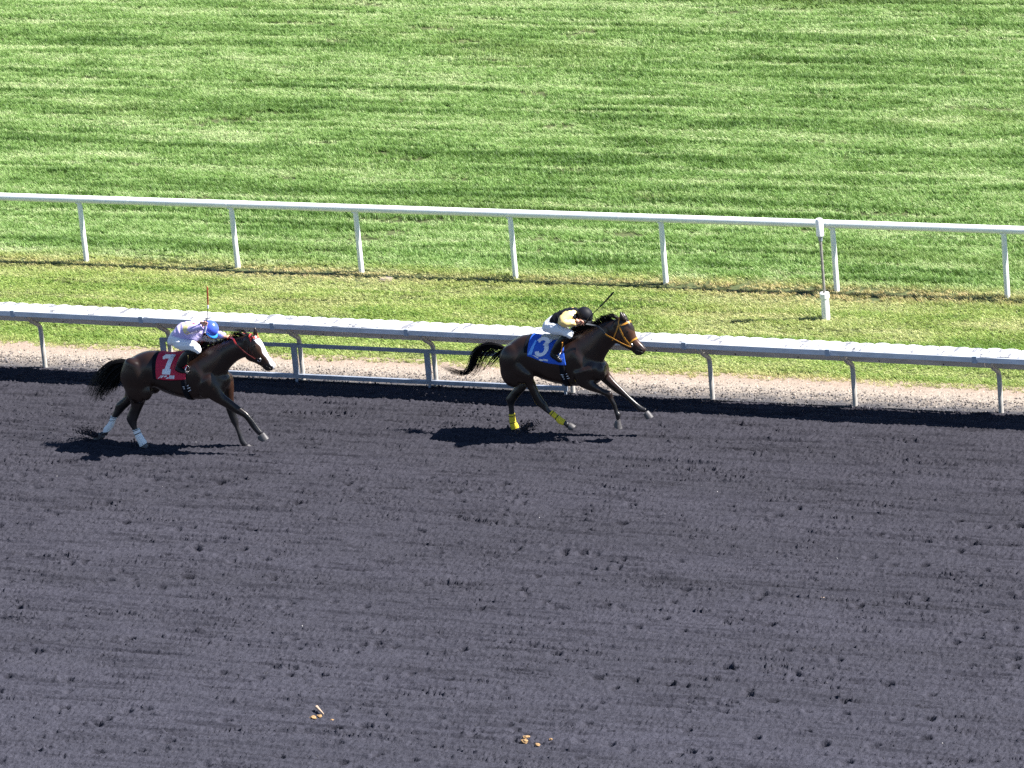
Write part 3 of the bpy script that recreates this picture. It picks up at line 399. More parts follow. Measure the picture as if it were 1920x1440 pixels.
  'boot': [[0.352,1.653,0.992,-0.129,0.093,-0.26,0.058],[0.266,1.567,0.993,-0.117,0.1,-0.26,0.056],[0.193,1.469,0.985,-0.174,0.089,-0.26,0.05],[0.153,1.418,1.0,0.004,0.079,-0.26,0.042],[0.112,1.38,0.999,0.045,0.052,-0.26,0.04]],
  'foot': [[0.086,1.392,0.824,0.567,0.037,-0.27,0.036],[0.108,1.362,0.832,0.554,0.047,-0.27,0.042],[0.167,1.338,0.731,0.682,0.045,-0.27,0.045],[0.234,1.323,0.622,0.783,0.03,-0.27,0.042],[0.278,1.309,0.706,0.708,0.01,-0.27,0.028]],
  'iron': [0.257,-0.27,1.37],
  'helmet': [0.601,0.0,1.937],
  'face': [0.524,0.0,1.827],
  'neck': [0.489,0.0,1.904],
  'arm': [[0.493,-0.2,2.03],[0.374,-0.34,2.037],[0.628,-0.36,2.094],[0.671,-0.36,2.11]],
  'hand': [0.708,-0.36,2.136],
  'arm_far': [[0.378,0.2,1.887],[0.509,0.24,1.764],[0.729,0.1,1.801],[0.79,0.07,1.801]],
  'hand_far': [0.875,0.05,1.797],
  'whip': [[0.674,-0.36,2.01],[0.709,-0.36,2.094],[0.74,-0.36,2.23],[0.77,-0.36,2.369],[0.785,-0.36,2.497],[0.805,-0.36,2.745]],
  'patch': [0.475,-0.3,2.106],
 },
 'ground': {
  'drain': [-4.15,4.96],
  'lumps': [[2.32,-12.64],[2.38,-12.57],[2.6,-12.66]],
  'stick': [2.34,-12.45],
  'lumps2': [[5.4,-12.75],[5.43,-12.88],[5.64,-12.95],[5.74,-12.74]],
  'scrap': [[7.7,-7.49],[8.18,-9.27],[-1.33,-0.61]],
 },
}

# ------------------------------------------------------------------ ground
def fftnoise(nx, ny, dx, dy, spec, seed):
    r = np.random.default_rng(seed); f = np.fft.rfft2(r.standard_normal((ny, nx)))
    ky = np.fft.fftfreq(ny, dy)[:, None]; kx = np.fft.rfftfreq(nx, dx)[None, :]
    h = np.fft.irfft2(f * spec(kx, ky), s=(ny, nx)); return h / h.std()
def band(lx, ly, sx=.6):
    return lambda kx, ky: np.exp(-((kx * lx) ** 2) * .5) * np.exp(-((np.abs(ky) * ly - 1) ** 2) / (2 * sx ** 2))
def blobs(lo):
    def s(kx, ky):
        k = np.hypot(kx, ky) * lo; return k * np.exp(-k ** 2 * .5)
    return s
tag(mk('ground', [(-600, -600, -.09), (600, -600, -.09), (600, 900, -.09), (-600, 900, -.09)], [(0, 1, 2, 3)], M['soil'], smooth=False), kind='structure')
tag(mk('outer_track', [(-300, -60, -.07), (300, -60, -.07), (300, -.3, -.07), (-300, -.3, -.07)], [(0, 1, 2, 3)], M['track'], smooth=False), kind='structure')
dx, dy = .02, .028
xs = np.arange(-14, 17, dx); ys = np.arange(-17.5, .02, dy); nx, ny = len(xs), len(ys)
X, Y = np.meshgrid(xs, ys)
ani = lambda lx, ly: (lambda kx, ky: np.hypot(kx * lx, ky * ly) * np.exp(-.5 * ((kx * lx) ** 2 + (ky * ly) ** 2)))
H = .0045 * fftnoise(nx, ny, dx, dy, band(5.0, .40), 1) + .0055 * fftnoise(nx, ny, dx, dy, band(2.2, .17), 2)
cl = fftnoise(nx, ny, dx, dy, ani(.12, .10), 3); H += .0050 * np.maximum(cl, -1.0)
cl = fftnoise(nx, ny, dx, dy, ani(.40, .11), 13); H += .0055 * np.maximum(cl, -1.0)
cl = fftnoise(nx, ny, dx, dy, blobs(.06), 14); H += .0045 * np.maximum(cl, -1.2)
for sd, lx, ly, dp in ((31, 9, .50, .036), (32, 5, .30, .030), (33, 9, .85, .036), (34, 8, .36, .030)):      # harrow scratches
    q = fftnoise(nx, ny, dx, dy, band(lx, ly, .45), sd); br_ = fftnoise(nx, ny, dx, dy, lambda kx, ky: np.exp(-(kx * 1.1) ** 2 - (ky * .5) ** 2), sd + 50)
    ln_ = np.exp(-(q / .16) ** 2) * np.clip(.35 + .75 * br_, 0, 1.3); H -= .6 * dp * ln_
    H += .75 * dp * np.roll(ln_, 2, 0) * np.clip(fftnoise(nx, ny, dx, dy, ani(.075, .09), sd + 90) - .2, 0, 2)
cl2 = fftnoise(nx, ny, dx, dy, blobs(.11), 4); patch = fftnoise(nx, ny, dx, dy, lambda kx, ky: np.exp(-(kx * 1.5) ** 2 - (ky * .6) ** 2), 5)
H += .012 * np.maximum(cl2 - .8, 0) * np.clip(.7 + .6 * patch, .1, 2)
def pit(px, py, a, bb, dep, rim):
    i0 = int((px - .35 - xs[0]) / dx); i1 = int((px + .35 - xs[0]) / dx); j0 = int((py - .3 - ys[0]) / dy); j1 = int((py + .3 - ys[0]) / dy)
    if i0 < 0 or j0 < 0 or i1 >= nx or j1 >= ny: return
    x = (X[j0:j1, i0:i1] - px) / a; y = (Y[j0:j1, i0:i1] - py) / bb; r = np.hypot(x, y)
    H[j0:j1, i0:i1] -= dep * np.exp(-(r ** 6)) * (1 + .35 * x)
    H[j0:j1, i0:i1] += rim * np.exp(-((r - 1.55) ** 2) * 5) * (.5 + .7 * np.clip(-x, 0, 1))
for k in range(72):                                           # strides of earlier runners
    yy = -3.4 - 12.5 * RNG.random() ** .75; x = -13 + RNG.random() * 5
    while x < 16:
        for q in range(4):
            if RNG.random() < .42: pit(x + RNG.normal(0, .18) + q * .55, yy + RNG.normal(0, .16), .058 + .045 * RNG.random(), .045 + .030 * RNG.random(), .045 + .055 * RNG.random() ** .8, .018 * RNG.random())
        x += 5.2 + RNG.random() * 2.2
Z = H
Z = Z - .012 * np.exp(-((Y + .55) / .25) ** 2)
fd = np.clip((Y + 17.4) / 1.0, 0, 1); Z = Z * fd - .064 * (1 - fd)
vis = lambda x, y, m: (x > np.where(y < 0, -8.9 - y * .52, -8.9 - y * .52) - m) & (x < np.where(y < 0, 8.3 - y * .30, 8.3 - y * .29) + m)
idx = np.arange(nx * ny).reshape(ny, nx)
Q = np.stack([idx[:-1, :-1], idx[:-1, 1:], idx[1:, 1:], idx[1:, :-1]], -1)
Q = Q[vis(X[:-1, :-1], Y[:-1, :-1], 2.4)]
used = np.zeros(nx * ny, bool); used[Q.ravel()] = True; re = np.cumsum(used) - 1
P = np.stack([X.ravel(), Y.ravel(), Z.ravel()], 1)[used]
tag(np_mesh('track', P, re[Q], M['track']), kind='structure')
# verge strip and turf soil
xs2 = np.arange(-16, 14, .05); ys2 = np.arange(-.02, 1.21, .04); X2, Y2 = np.meshgrid(xs2, ys2)
Z2 = .004 + .006 * fftnoise(len(xs2), len(ys2), .05, .04, blobs(.12), 9) + .012 * np.exp(-((Y2 - .75) / .3) ** 2)
i2 = np.arange(X2.size).reshape(X2.shape); Q2 = np.stack([i2[:-1, :-1], i2[:-1, 1:], i2[1:, 1:], i2[1:, :-1]], -1).reshape(-1, 4)
tag(np_mesh('verge', np.stack([X2.ravel(), Y2.ravel(), Z2.ravel()], 1), Q2, M['verge']), kind='structure')
tag(mk('turf_ground', [(-300, 1.0, -.01), (300, 1.0, -.01), (300, 400, -.01), (-300, 400, -.01)], [(0, 1, 2, 3)], M['soil'], smooth=False), kind='structure')

def scatter(name, P, scale, rot, tint, protos, m, label):
    """one object: points carrying instances of a few prototype meshes"""
    me = bpy.data.meshes.new(name); me.vertices.add(len(P)); me.vertices.foreach_set('co', P.astype(np.float32).ravel())
    a = me.attributes.new('scl', 'FLOAT_VECTOR', 'POINT'); a.data.foreach_set('vector', scale.astype(np.float32).ravel())
    a = me.attributes.new('rot', 'FLOAT_VECTOR', 'POINT'); a.data.foreach_set('vector', rot.astype(np.float32).ravel())
    a = me.attributes.new('tint', 'FLOAT_COLOR', 'POINT'); a.data.foreach_set('color', np.c_[tint, np.ones(len(P))].astype(np.float32).ravel())
    a = me.attributes.new('pick', 'INT', 'POINT'); a.data.foreach_set('value', RNG.integers(0, len(protos), len(P)).astype(np.int32))
    me.update(); me.materials.append(m)
    o = bpy.data.objects.new(name, me); COL.objects.link(o)
    ng = bpy.data.node_groups.new(name, 'GeometryNodeTree'); ng.interface.new_socket('Geometry', in_out='INPUT', socket_type='NodeSocketGeometry'); ng.interface.new_socket('Geometry', in_out='OUTPUT', socket_type='NodeSocketGeometry')
    gi = ng.nodes.new('NodeGroupInput'); go = ng.nodes.new('NodeGroupOutput'); L = ng.links
    def attr(nm, t):
        q = ng.nodes.new('GeometryNodeInputNamedAttribute'); q.data_type = t; q.inputs['Name'].default_value = nm; return [s for s in q.outputs if s.enabled and s.name == 'Attribute'][0]
    jn = ng.nodes.new('GeometryNodeJoinGeometry'); pk = attr('pick', 'INT'); sc = attr('scl', 'FLOAT_VECTOR'); ro = attr('rot', 'FLOAT_VECTOR')
    e2r = ng.nodes.new('FunctionNodeEulerToRotation'); L.new(ro, e2r.inputs[0])
    for k, pr in enumerate(protos):
        oi = ng.nodes.new('GeometryNodeObjectInfo'); oi.inputs['Object'].default_value = pr; oi.inputs['As Instance'].default_value = True
        cp = ng.nodes.new('FunctionNodeCompare'); cp.data_type = 'INT'; cp.operation = 'EQUAL'
        ii = [s for s in cp.inputs if s.enabled]; L.new(pk, ii[0]); ii[1].default_value = k
        ip = ng.nodes.new('GeometryNodeInstanceOnPoints'); L.new(gi.outputs[0], ip.inputs['Points']); L.new(cp.outputs[0], ip.inputs['Selection'])
        L.new(oi.outputs['Geometry'], ip.inputs['Instance']); L.new(e2r.outputs[0], ip.inputs['Rotation']); L.new(sc, ip.inputs['Scale'])
        L.new(ip.outputs[0], jn.inputs[0])
    L.new(jn.outputs[0], go.inputs[0])
    md = o.modifiers.new('scatter', 'NODES'); md.node_group = ng
    return tag(o, label, kind='stuff')

def tuft(seed, nb=20, rad=.055):
    r = np.random.default_rng(seed); V = []; F = []; C = []
    for i in range(nb):
        a = r.random() * 6.283; d = rad * math.sqrt(r.random()); x, y = d * math.cos(a), d * math.sin(a)
        h = .045 * (.65 + .7 * r.random()); ln = np.array([-.030 + r.normal(0, .014), r.normal(0, .014) - .004]); wd = .0032 + .0016 * r.random()
        az = r.random() * 3.14; wx, wy = wd * math.cos(az), wd * math.sin(az); k = len(V)
        V += [(x - wx, y - wy, -.006), (x + wx, y + wy, -.006), (x - wx * .85 + ln[0] * .35, y - wy * .85 + ln[1] * .35, h * .6), (x + wx * .85 + ln[0] * .35, y + wy * .85 + ln[1] * .35, h * .6), (x + ln[0], y + ln[1], h)]
        F += [(k, k + 1, k + 3, k + 2), (k + 2, k + 3, k + 4)]
        q = r.random(); cc = (1.0, 1.0, 1.0) if q < .6 else ((1.45, 1.30, 1.5) if q < .82 else (.62, .75, .6))
        C += [cc] * 5
    me = bpy.data.meshes.new('grass_tuft'); me.from_pydata(V, [], F); me.materials.append(M['grass'])
    ca = me.attributes.new('blade', 'FLOAT_COLOR', 'POINT'); ca.data.foreach_set('color', np.c_[np.array(C), np.ones(len(C))].astype(np.float32).ravel())
    return bpy.data.objects.new('grass_tuft', me)
tufts = [tuft(s) for s in (1, 2, 3, 4)]
# grass points
sp = .062
gx = np.arange(-26, 15, sp); gy = np.arange(.86, 26.5, sp); GX, GY = np.meshgrid(gx, gy)
shape = GX.shape
def gnoise(lx, ly, seed):
    return fftnoise(shape[1], shape[0], sp, sp, lambda kx, ky: np.exp(-.5 * (kx * lx) ** 2 - .5 * (ky * ly) ** 2), seed)
mow = gnoise(60, 1.6, 21); mow2 = gnoise(30, .70, 22); mid = gnoise(9, .45, 23); fine = gnoise(1.7, .36, 24); lay = gnoise(2.6, .5, 28); lay2 = gnoise(14, .9, 29); dry = gnoise(8, 2.2, 25); spot = gnoise(2.4, .9, 26)
keep = vis(GX, GY, 3.6)
jx = GX + RNG.uniform(-.5, .5, shape) * sp * 1.5; jy = GY + RNG.uniform(-.5, .5, shape) * sp * 1.5
edge = .93 + .06 * gnoise(.6, 9, 27)
keep &= jy > edge
turf = 1 / (1 + np.exp(-(jy - 5.55 - .10 * fine) / .10))          # taller turf course beyond the white rail
strip = np.exp(-((jy - 5.15) / .33) ** 2)                          # worn band along the white rail
lowedge = np.exp(-((jy - .95) / .22) ** 2)
tone = .15 * mow + .28 * mow2 + .42 * mid + .58 * fine + .7 * np.maximum(mow2 - 1.0, 0) * (mid > -.3)
for sd, lx, ly, am in ((41, 22, .75, 1.6), (42, 12, .5, 1.2), (43, 30, 1.2, 1.4), (44, 18, .65, -1.4), (45, 12, .45, -1.1)):       # mower and wheel lines
    q = fftnoise(shape[1], shape[0], sp, sp, band(lx, ly, .4), sd); bk = gnoise(9, 3, sd + 20)
    tone = tone + am * np.exp(-(q / .20) ** 2) * np.clip(.4 + .7 * bk, 0, 1.2) * (.35 + .65 * turf)
tone = tone - tone.mean()
hgt = np.where(turf > .5, 1.10 + .30 * tone, .62 + .13 * tone)
dens = 1 - .55 * np.clip(strip * (.6 + .6 * dry), 0, 1) - .75 * np.clip(1.4 * (spot - 1.45), 0, 1) * turf - .4 * lowedge - .35 * np.clip(fine - 1.3, 0, 1) * turf
keep &= RNG.random(shape) < dens
A = lambda *c: np.array(c)
g_dark, g_mid, g_light, g_yel, g_straw = A(.070, .150, .024), A(.200, .338, .088), A(.40, .50, .235), A(.265, .360, .085), A(.46, .37, .18)
t = np.clip(.54 - .24 * tone + RNG.normal(0, .12, shape), 0, 1)[..., None]
col = np.where(t < .5, g_dark + (g_mid - g_dark) * t * 2, g_mid + (g_light - g_mid) * (t * 2 - 1))
ap = (1 - turf)[..., None]
t2 = np.clip(.55 - .26 * tone + .15 * dry + RNG.normal(0, .09, shape), 0, 1)[..., None]
apc = np.where(t2 < .5, A(.135, .240, .038) + (g_yel - A(.135, .240, .038)) * t2 * 2, g_yel + (A(.38, .42, .165) - g_yel) * (t2 * 2 - 1))
col = col * (1 - ap) + apc * ap
dm = np.clip(.9 * strip * (.75 + .3 * dry) + (.05 + .11 * (1 - turf)) * np.clip(dry - .6, 0, 2) + .5 * lowedge + .06 * np.clip(spot - 1.5, 0, 2), 0, 1)
dm = np.clip(dm * (.55 + .5 * RNG.random(shape)), 0, .85)[..., None]
col = col * (1 - dm) + g_straw * (.8 + .35 * RNG.random(shape)[..., None]) * dm
k = keep; nP = int(k.sum())
Pn = np.stack([jx[k], jy[k], np.zeros(nP)], 1)
hs = np.clip(hgt[k] * (.8 + .4 * RNG.random(nP)), .3, 2); wsc = .95 + .3 * RNG.random(nP)
sc3 = np.stack([wsc, wsc, hs], 1); rt = np.stack([.20 * lay[k] + .16 * lay2[k] + RNG.normal(0, .10, nP), -.10 + .16 * lay[k] + RNG.normal(0, .12, nP), RNG.normal(0, .6, nP)], 1)
scatter('grass', Pn, sc3, rt, col[k], tufts, M['grass'], 'mown green turf in streaked bands behind and between the two rails')
# pebbles of the verge
def pebble(seed):
    r = np.random.default_rng(seed); bm = bmesh.new(); bmesh.ops.create_icosphere(bm, subdivisions=1, radius=.013)
    for v in bm.verts: v.co = Vector((v.co.x * (1 + r.normal(0, .18)), v.co.y * (.8 + r.normal(0, .15)), v.co.z * (.6 + r.normal(0, .12))))
    me = bpy.data.meshes.new('pebble'); bm.to_mesh(me); bm.free(); me.materials.append(M['pebble']); return bpy.data.objects.new('pebble', me)
pebs = [pebble(s) for s in (5, 6, 7)]
nP = 17000; px_ = RNG.uniform(-15, 13, nP); py_ = np.clip(RNG.normal(.42, .26, nP), -.05, 1.1)
tt = np.clip((py_ - .05) / .8 + RNG.normal(0, .25, nP), 0, 1)[:, None]
pc = (A(.085, .082, .09) * (1 - tt) + A(.34, .28, .23) * tt) * (.35 + 1.15 * RNG.random(nP)[:, None])
s1 = (.5 + 1.5 * RNG.random(nP) ** 2)[:, None]
scatter('gravel', np.stack([px_, py_, np.full(nP, .008)], 1), np.repeat(s1, 3, 1), RNG.uniform(0, 6.28, (nP, 3)), pc, pebs, M['pebble'], 'small pale stones strewn over the bare verge under the near rail')
# loose crumbs on the racing surface
nP = 26000; cy_ = RNG.uniform(-16, -.35, nP); cx_ = RNG.uniform(-11, 14, nP); ok = vis(cx_, cy_, 1.5); cx_, cy_ = cx_[ok], cy_[ok]; nP = len(cx_)
ii = np.clip(((cx_ - xs[0]) / dx).astype(int), 0, nx - 1); jj = np.clip(((cy_ - ys[0]) / dy).astype(int), 0, ny - 1)
s1 = (.25 + .75 * RNG.random(nP) ** 3)[:, None]
cc = A(.034, .033, .041) * (.6 + .7 * RNG.random(nP)[:, None]); wp = RNG.random(nP) < .006; cc[wp] = A(.30, .29, .29)
scatter('track_crumbs', np.stack([cx_, cy_, H[jj, ii] + .003], 1), np.repeat(s1, 3, 1), RNG.uniform(0, 6.28, (nP, 3)), cc, pebs, M['pebble'], 'loose dark crumbs of fibre and sand on the racing surface')

# ------------------------------------------------------------------ near safety rail
def ztop(x): return 1.082 - .0046 * x
rail = empty('safety_rail', (0, 0, 0), 'grey and white safety rail with wide white top beside the dark track', 'rail')
posts = [-8.07 + 2.3 * i for i in range(-2, 10)]
pp = [(0, 0, -.1), (0, 0, .3), (0, 0, .60)] + [(0, -.16 + .16 * math.cos(t), .60 + .16 * math.sin(t)) for t in np.linspace(.15, .95, 6)] + [(0, -.26, .85), (0, -.43, 1.0)]
p0 = mk('post', *tube(pp, .038, 14), M['galv'], rail)
for i, x in enumerate(posts):
    o = p0 if i == 0 else inst(p0, 'post', rail, (0, 0, 0)); o.location = (x, 0, ztop(x) - 1.082)
    bs = mk('bracket', G().box(-.03, .03, -.42, -.06, 1.005, 1.018).V, G().box(0, 1, 0, 1, 0, 1).F, M['galv'], rail, False) if i == 0 else inst(bs0, 'bracket', rail, (0, 0, 0))
    if i == 0: bs0 = bs
    bs.location = (x, 0, ztop(x) - 1.082)
def plate():
    g = G(); nu, nv = 7, 7; W = .244
    def zt(s, t): return .026 - .010 * s + .006 * math.sin(math.pi * s) * t - .030 * t ** 2
    top = []; bot = []
    for j in range(nv):
        for i in range(nu):
            s = i / (nu - 1); t = j / (nv - 1); y = -.452 + (.43 + .03 * math.sin(math.pi * s) ** .7) * t
            top.append((s * W, y, zt(s, t))); bot.append((s * W, y, zt(s, t) - .014))
    V = top + bot; n0 = nu * nv; F = []
    for j in range(nv - 1):
        for i in range(nu - 1):
            a = j * nu + i; F.append((a, a + 1, a + nu + 1, a + nu)); F.append((n0 + a, n0 + a + nu, n0 + a + nu + 1, n0 + a + 1))
    for i in range(nu - 1):
        F.append((i, n0 + i, n0 + i + 1, i + 1)); a = (nv - 1) * nu + i; F.append((a, a + 1, n0 + a + 1, n0 + a))
    for j in range(nv - 1):
        a = j * nu; F.append((a, a + nu, n0 + a + nu, n0 + a)); a = j * nu + nu - 1; F.append((a, n0 + a, n0 + a + nu, a + nu))
    return V, F
pl0 = mk('cover_plate', *plate(), M['white'], rail)
x = -12.2; i = 0
while x < 12.0:
    o = pl0 if i == 0 else inst(pl0, 'cover_plate', rail, (0, 0, 0))
    o.location = (x, RNG.normal(0, .004), ztop(x) - .02 + RNG.normal(0, .0025)); o.rotation_euler = (RNG.normal(0, .006), RNG.normal(0, .010), RNG.normal(0, .006))
    x += .25 + (.012 if i % 9 == 8 else 0); i += 1
joints = [p - .22 for p in posts]
for a, c in zip(joints[:-1], joints[1:]):
    za, zc = ztop(a), ztop(c)
    g = G(); e = .004
    ring = lambda x, z: [(x, -.455, z - .090), (x, -.443, z - .092), (x, -.436, z - .012), (x, -.452, z + .003), (x, -.462, z - .008)]
    V = ring(a + e, za) + ring(c - e, zc); F = [(k, (k + 1) % 5, 5 + (k + 1) % 5, 5 + k) for k in range(5)] + [(4, 3, 2, 1, 0), (5, 6, 7, 8, 9)]
    mk('front_lip', V, F, M['lip'], rail, False)
    g = [(a + e, -.022, za - .345), (c - e, -.022, zc - .345), (c - e, .002, zc - .345), (a + e, .002, za - .345), (a + e, -.092, za - .035), (c - e, -.092, zc - .035), (c - e, -.068, zc - .035), (a + e, -.068, za - .035)]
    bo = mk('back_board', [(q[0], q[1] + .045, q[2]) for q in g], [(0, 3, 2, 1), (4, 5, 6, 7), (0, 1, 5, 4), (1, 2, 6, 5), (2, 3, 7, 6), (3, 0, 4, 7)], M['board'], rail, False)
    bt = []
    for q in (.28, .72): bt.append(a + (c - a) * q)
    for q in bt: mk('bolt', *ellipsoid((q, .012, ztop(q) - .315), (.012, .012, .012), 0, 8, 5), M['tape'], rail)
sl0 = mk('slot', G().box(-.03, .03, -.006, .006, 0, .003).V, G().box(0, 1, 0, 1, 0, 1).F, M['tape'], rail, False)
x = -12.1; i = 0
while x < 12.0:
    if i % 2 == 0 or RNG.random() < .4:
        o = sl0 if i == 0 else inst(sl0, 'slot', rail, (0, 0, 0)); yy = -.40 + RNG.normal(0, .012)
        o.location = (x, yy, ztop(x) + .0145); o.rotation_euler = (-.03, 0, RNG.normal(.1, .12)); o.scale = (.5 + .9 * RNG.random(), .6 + .5 * RNG.random(), 1)
    x += .25; i += 1
ck = mk('joint_clip', G().box(-.034, .034, -.470, -.43, -.100, .006).V, G().box(0, 1, 0, 1, 0, 1).F, M['clip'], rail, False)
for i, x in enumerate(joints):
    o = ck if i == 0 else inst(ck, 'joint_clip', rail, (0, 0, 0)); o.location = (x, 0, ztop(x))
# board sunk along the foot of the rail
g = G(); x = -14
tag(mk('edging_board', G().box(-16, 14, -.045, -.02, -.08, .012).V, G().box(0, 1, 0, 1, 0, 1).F, M['edge'], None, False), 'thin dark edging board sunk along the foot of the safety rail posts', 'edging')
# steel gate panel leaned on the rail posts
gate = empty('gate_panel', (-2.3, -.06, 0), 'low grey steel frame with two bars fixed between the safety rail posts', 'gate')
def gbar(name, x0, x1, z, r): return mk(name, G().box(x0, x1, -r, r, z - r, z + r).V, G().box(0, 1, 0, 1, 0, 1).F, M['gate'], gate, False)
ux = [-5.86 + 2.3, -3.55 + 2.3, -1.26 + 2.3, 1.03 + 2.3]
gbar('top_bar', ux[0] - .04, ux[3] + .04, .60, .026); gbar('bottom_bar', ux[0] - .04, ux[3] + .04, .088, .030)
for u in ux: mk('upright', G().box(u - .042, u + .042, -.024, .024, .1185, .5735).V, G().box(0, 1, 0, 1, 0, 1).F, M['gate'], gate, False)
for u in ux: mk('foot', G().box(u - .02, u + .02, -.02, .02, -.06, .0575).V, G().box(0, 1, 0, 1, 0, 1).F, M['gate'], gate, False)

# ------------------------------------------------------------------ white turf rail
wr = empty('turf_rail', (0, 5.29, 0), 'slim white tubular rail on thin white posts across the green turf', 'rail')
wx = [-15.6, -12.7, -9.954, -7.065, -4.754, -1.944, .730, 3.691, 6.567, 9.4]
for x in wx:
    mk('post', *tube([(x, 0, -.1), (x, 0, .5), (x, 0, 1.07)], [.047, .046, .044], 14), M['tube'], wr)
    mk('saddle_plate', G().box(x - .05, x + .05, -.05, .05, 1.058, 1.074).V, G().box(0, 1, 0, 1, 0, 1).F, M['tube'], wr, False)
jt = [-17.5, -13.4, -9.0, -7.14, -1.95, .0, 3.62, 8.4, 12]
for a, c in zip(jt[:-1], jt[1:]):
    mk('rail_tube', *tube([(a + .003, 0, 1.128), (c - .003, 0, 1.128)], .068, 20), M['tube'], wr)
for a in jt[1:-1]: mk('sleeve', *tube([(a - .02, 0, 1.128), (a + .02, 0, 1.128)], .0695, 20), M['pvc'], wr)
# marker pole
pole = empty('marker_pole', (3.975, 3.882, 0), 'thin grey pole with white cap and thick white base sleeve standing on grass', 'pole')
mk('base_sleeve', *tube([(0, 0, -.05), (0, 0, .36)], .066, 20), M['pvc'], pole)
mk('sleeve_collar', *tube([(0, 0, .36), (0, 0, .44)], .077, 20), M['pvc'], pole)
mk('shaft', *tube([(0, 0, .44), (0, 0, 1.34)], .024, 12), M['steel'], pole)
mk('cap', *tube([(0, 0, 1.40), (0, 0, 1.655), (0, 0, 1.68)], [.062, .062, .05], 20), M['pvc'], pole)
mk('cap_collar', *tube([(0, 0, 1.31), (0, 0, 1.37), (0, 0, 1.40)], [.033, .040, .055], 16), M['gate'], pole)
# sprinkler lid
gp = DATA['ground']
lid = empty('sprinkler_lid', (gp['drain'][0], gp['drain'][1], 0), 'small round pale lid set in worn straw coloured grass', 'lid')
mk('rim', *tube([(0, 0, -.05), (0, 0, .020)], .115, 24), M['concrete'], lid, False)
mk('cover', *tube([(0, 0, .020), (0, 0, .030)], .095, 24), M['concrete'], lid, False)

# ------------------------------------------------------------------ horses
def near_pt(bvh, p, off):
    loc, nor, i, d = bvh.find_nearest(Vector(p)); 
    if nor.dot(Vector(p) - loc) < 0: pass
    return np.array(loc + nor * off)
def strap(bvh, pts, off=.006, wd=.014, n=14, mirror=False):
    P = catmull(np.array(pts), n)
    if mirror: P = P * [1, -1, 1]
    Q = np.array([near_pt(bvh, p, off) for p in P])
    return ribbon(bvh, Q, wd)
def ribbon(bvh, Q, wd, th=.005):
    V = []; F = []
    for i, p in enumerate(Q):
        t = Q[min(i + 1, len(Q) - 1)] - Q[max(i - 1, 0)]; t = t / (np.linalg.norm(t) + 1e-9)
        loc, nor, _, _ = bvh.find_nearest(Vector(p)); nr = np.array(nor); s = np.cross(t, nr); s = s / (np.linalg.norm(s) + 1e-9)
        V += [p - s * wd + nr * th * .2, p + s * wd + nr * th * .2, p + s * wd + nr * th, p - s * wd + nr * th]
    for i in range(len(Q) - 1):
        for j in range(4): F.append((i * 4 + j, i * 4 + (j + 1) % 4, i * 4 + 4 + (j + 1) % 4, i * 4 + 4 + j))
    F += [(3, 2, 1, 0), tuple(len(V) - 4 + q for q in range(4))]
    return V, F
def strands(guides, count, rad, spread_v, jit, seed, seg=12, wob=.02, pw=1.0):
    r = np.random.default_rng(seed); GS = [catmull(np.array(g), 8) for g in guides]; g = G()
    tt = np.linspace(0, 1, seg + 1)
    RS = [np.array([[np.interp(t, np.linspace(0, 1, len(q)), q[:, k]) for k in range(3)] for t in tt]) for q in GS]
    for i in range(count):
        f = r.random() ** pw * (len(RS) - 1); a = int(f); b = min(a + 1, len(RS) - 1); f -= a
        P = RS[a] * (1 - f) + RS[b] * f
        e = .68 + .4 * r.random(); P = np.array([[np.interp(t * min(e, 1), tt, P[:, k]) for k in range(3)] for t in tt])
        d = r.normal(0, 1, 3) * jit; ph = r.random(3) * 6.28
        P[:, 1] += r.normal(0, 1) * spread_v * (.35 + .65 * tt)
        P += np.outer(tt, d) + (np.sin(np.outer(tt * 5, np.ones(3)) + ph) * wob * tt[:, None])
        g.add(*tube(P, list(rad * (1 - .85 * tt) * (.7 + .6 * r.random())), 4, False))
    return g.V, g.F

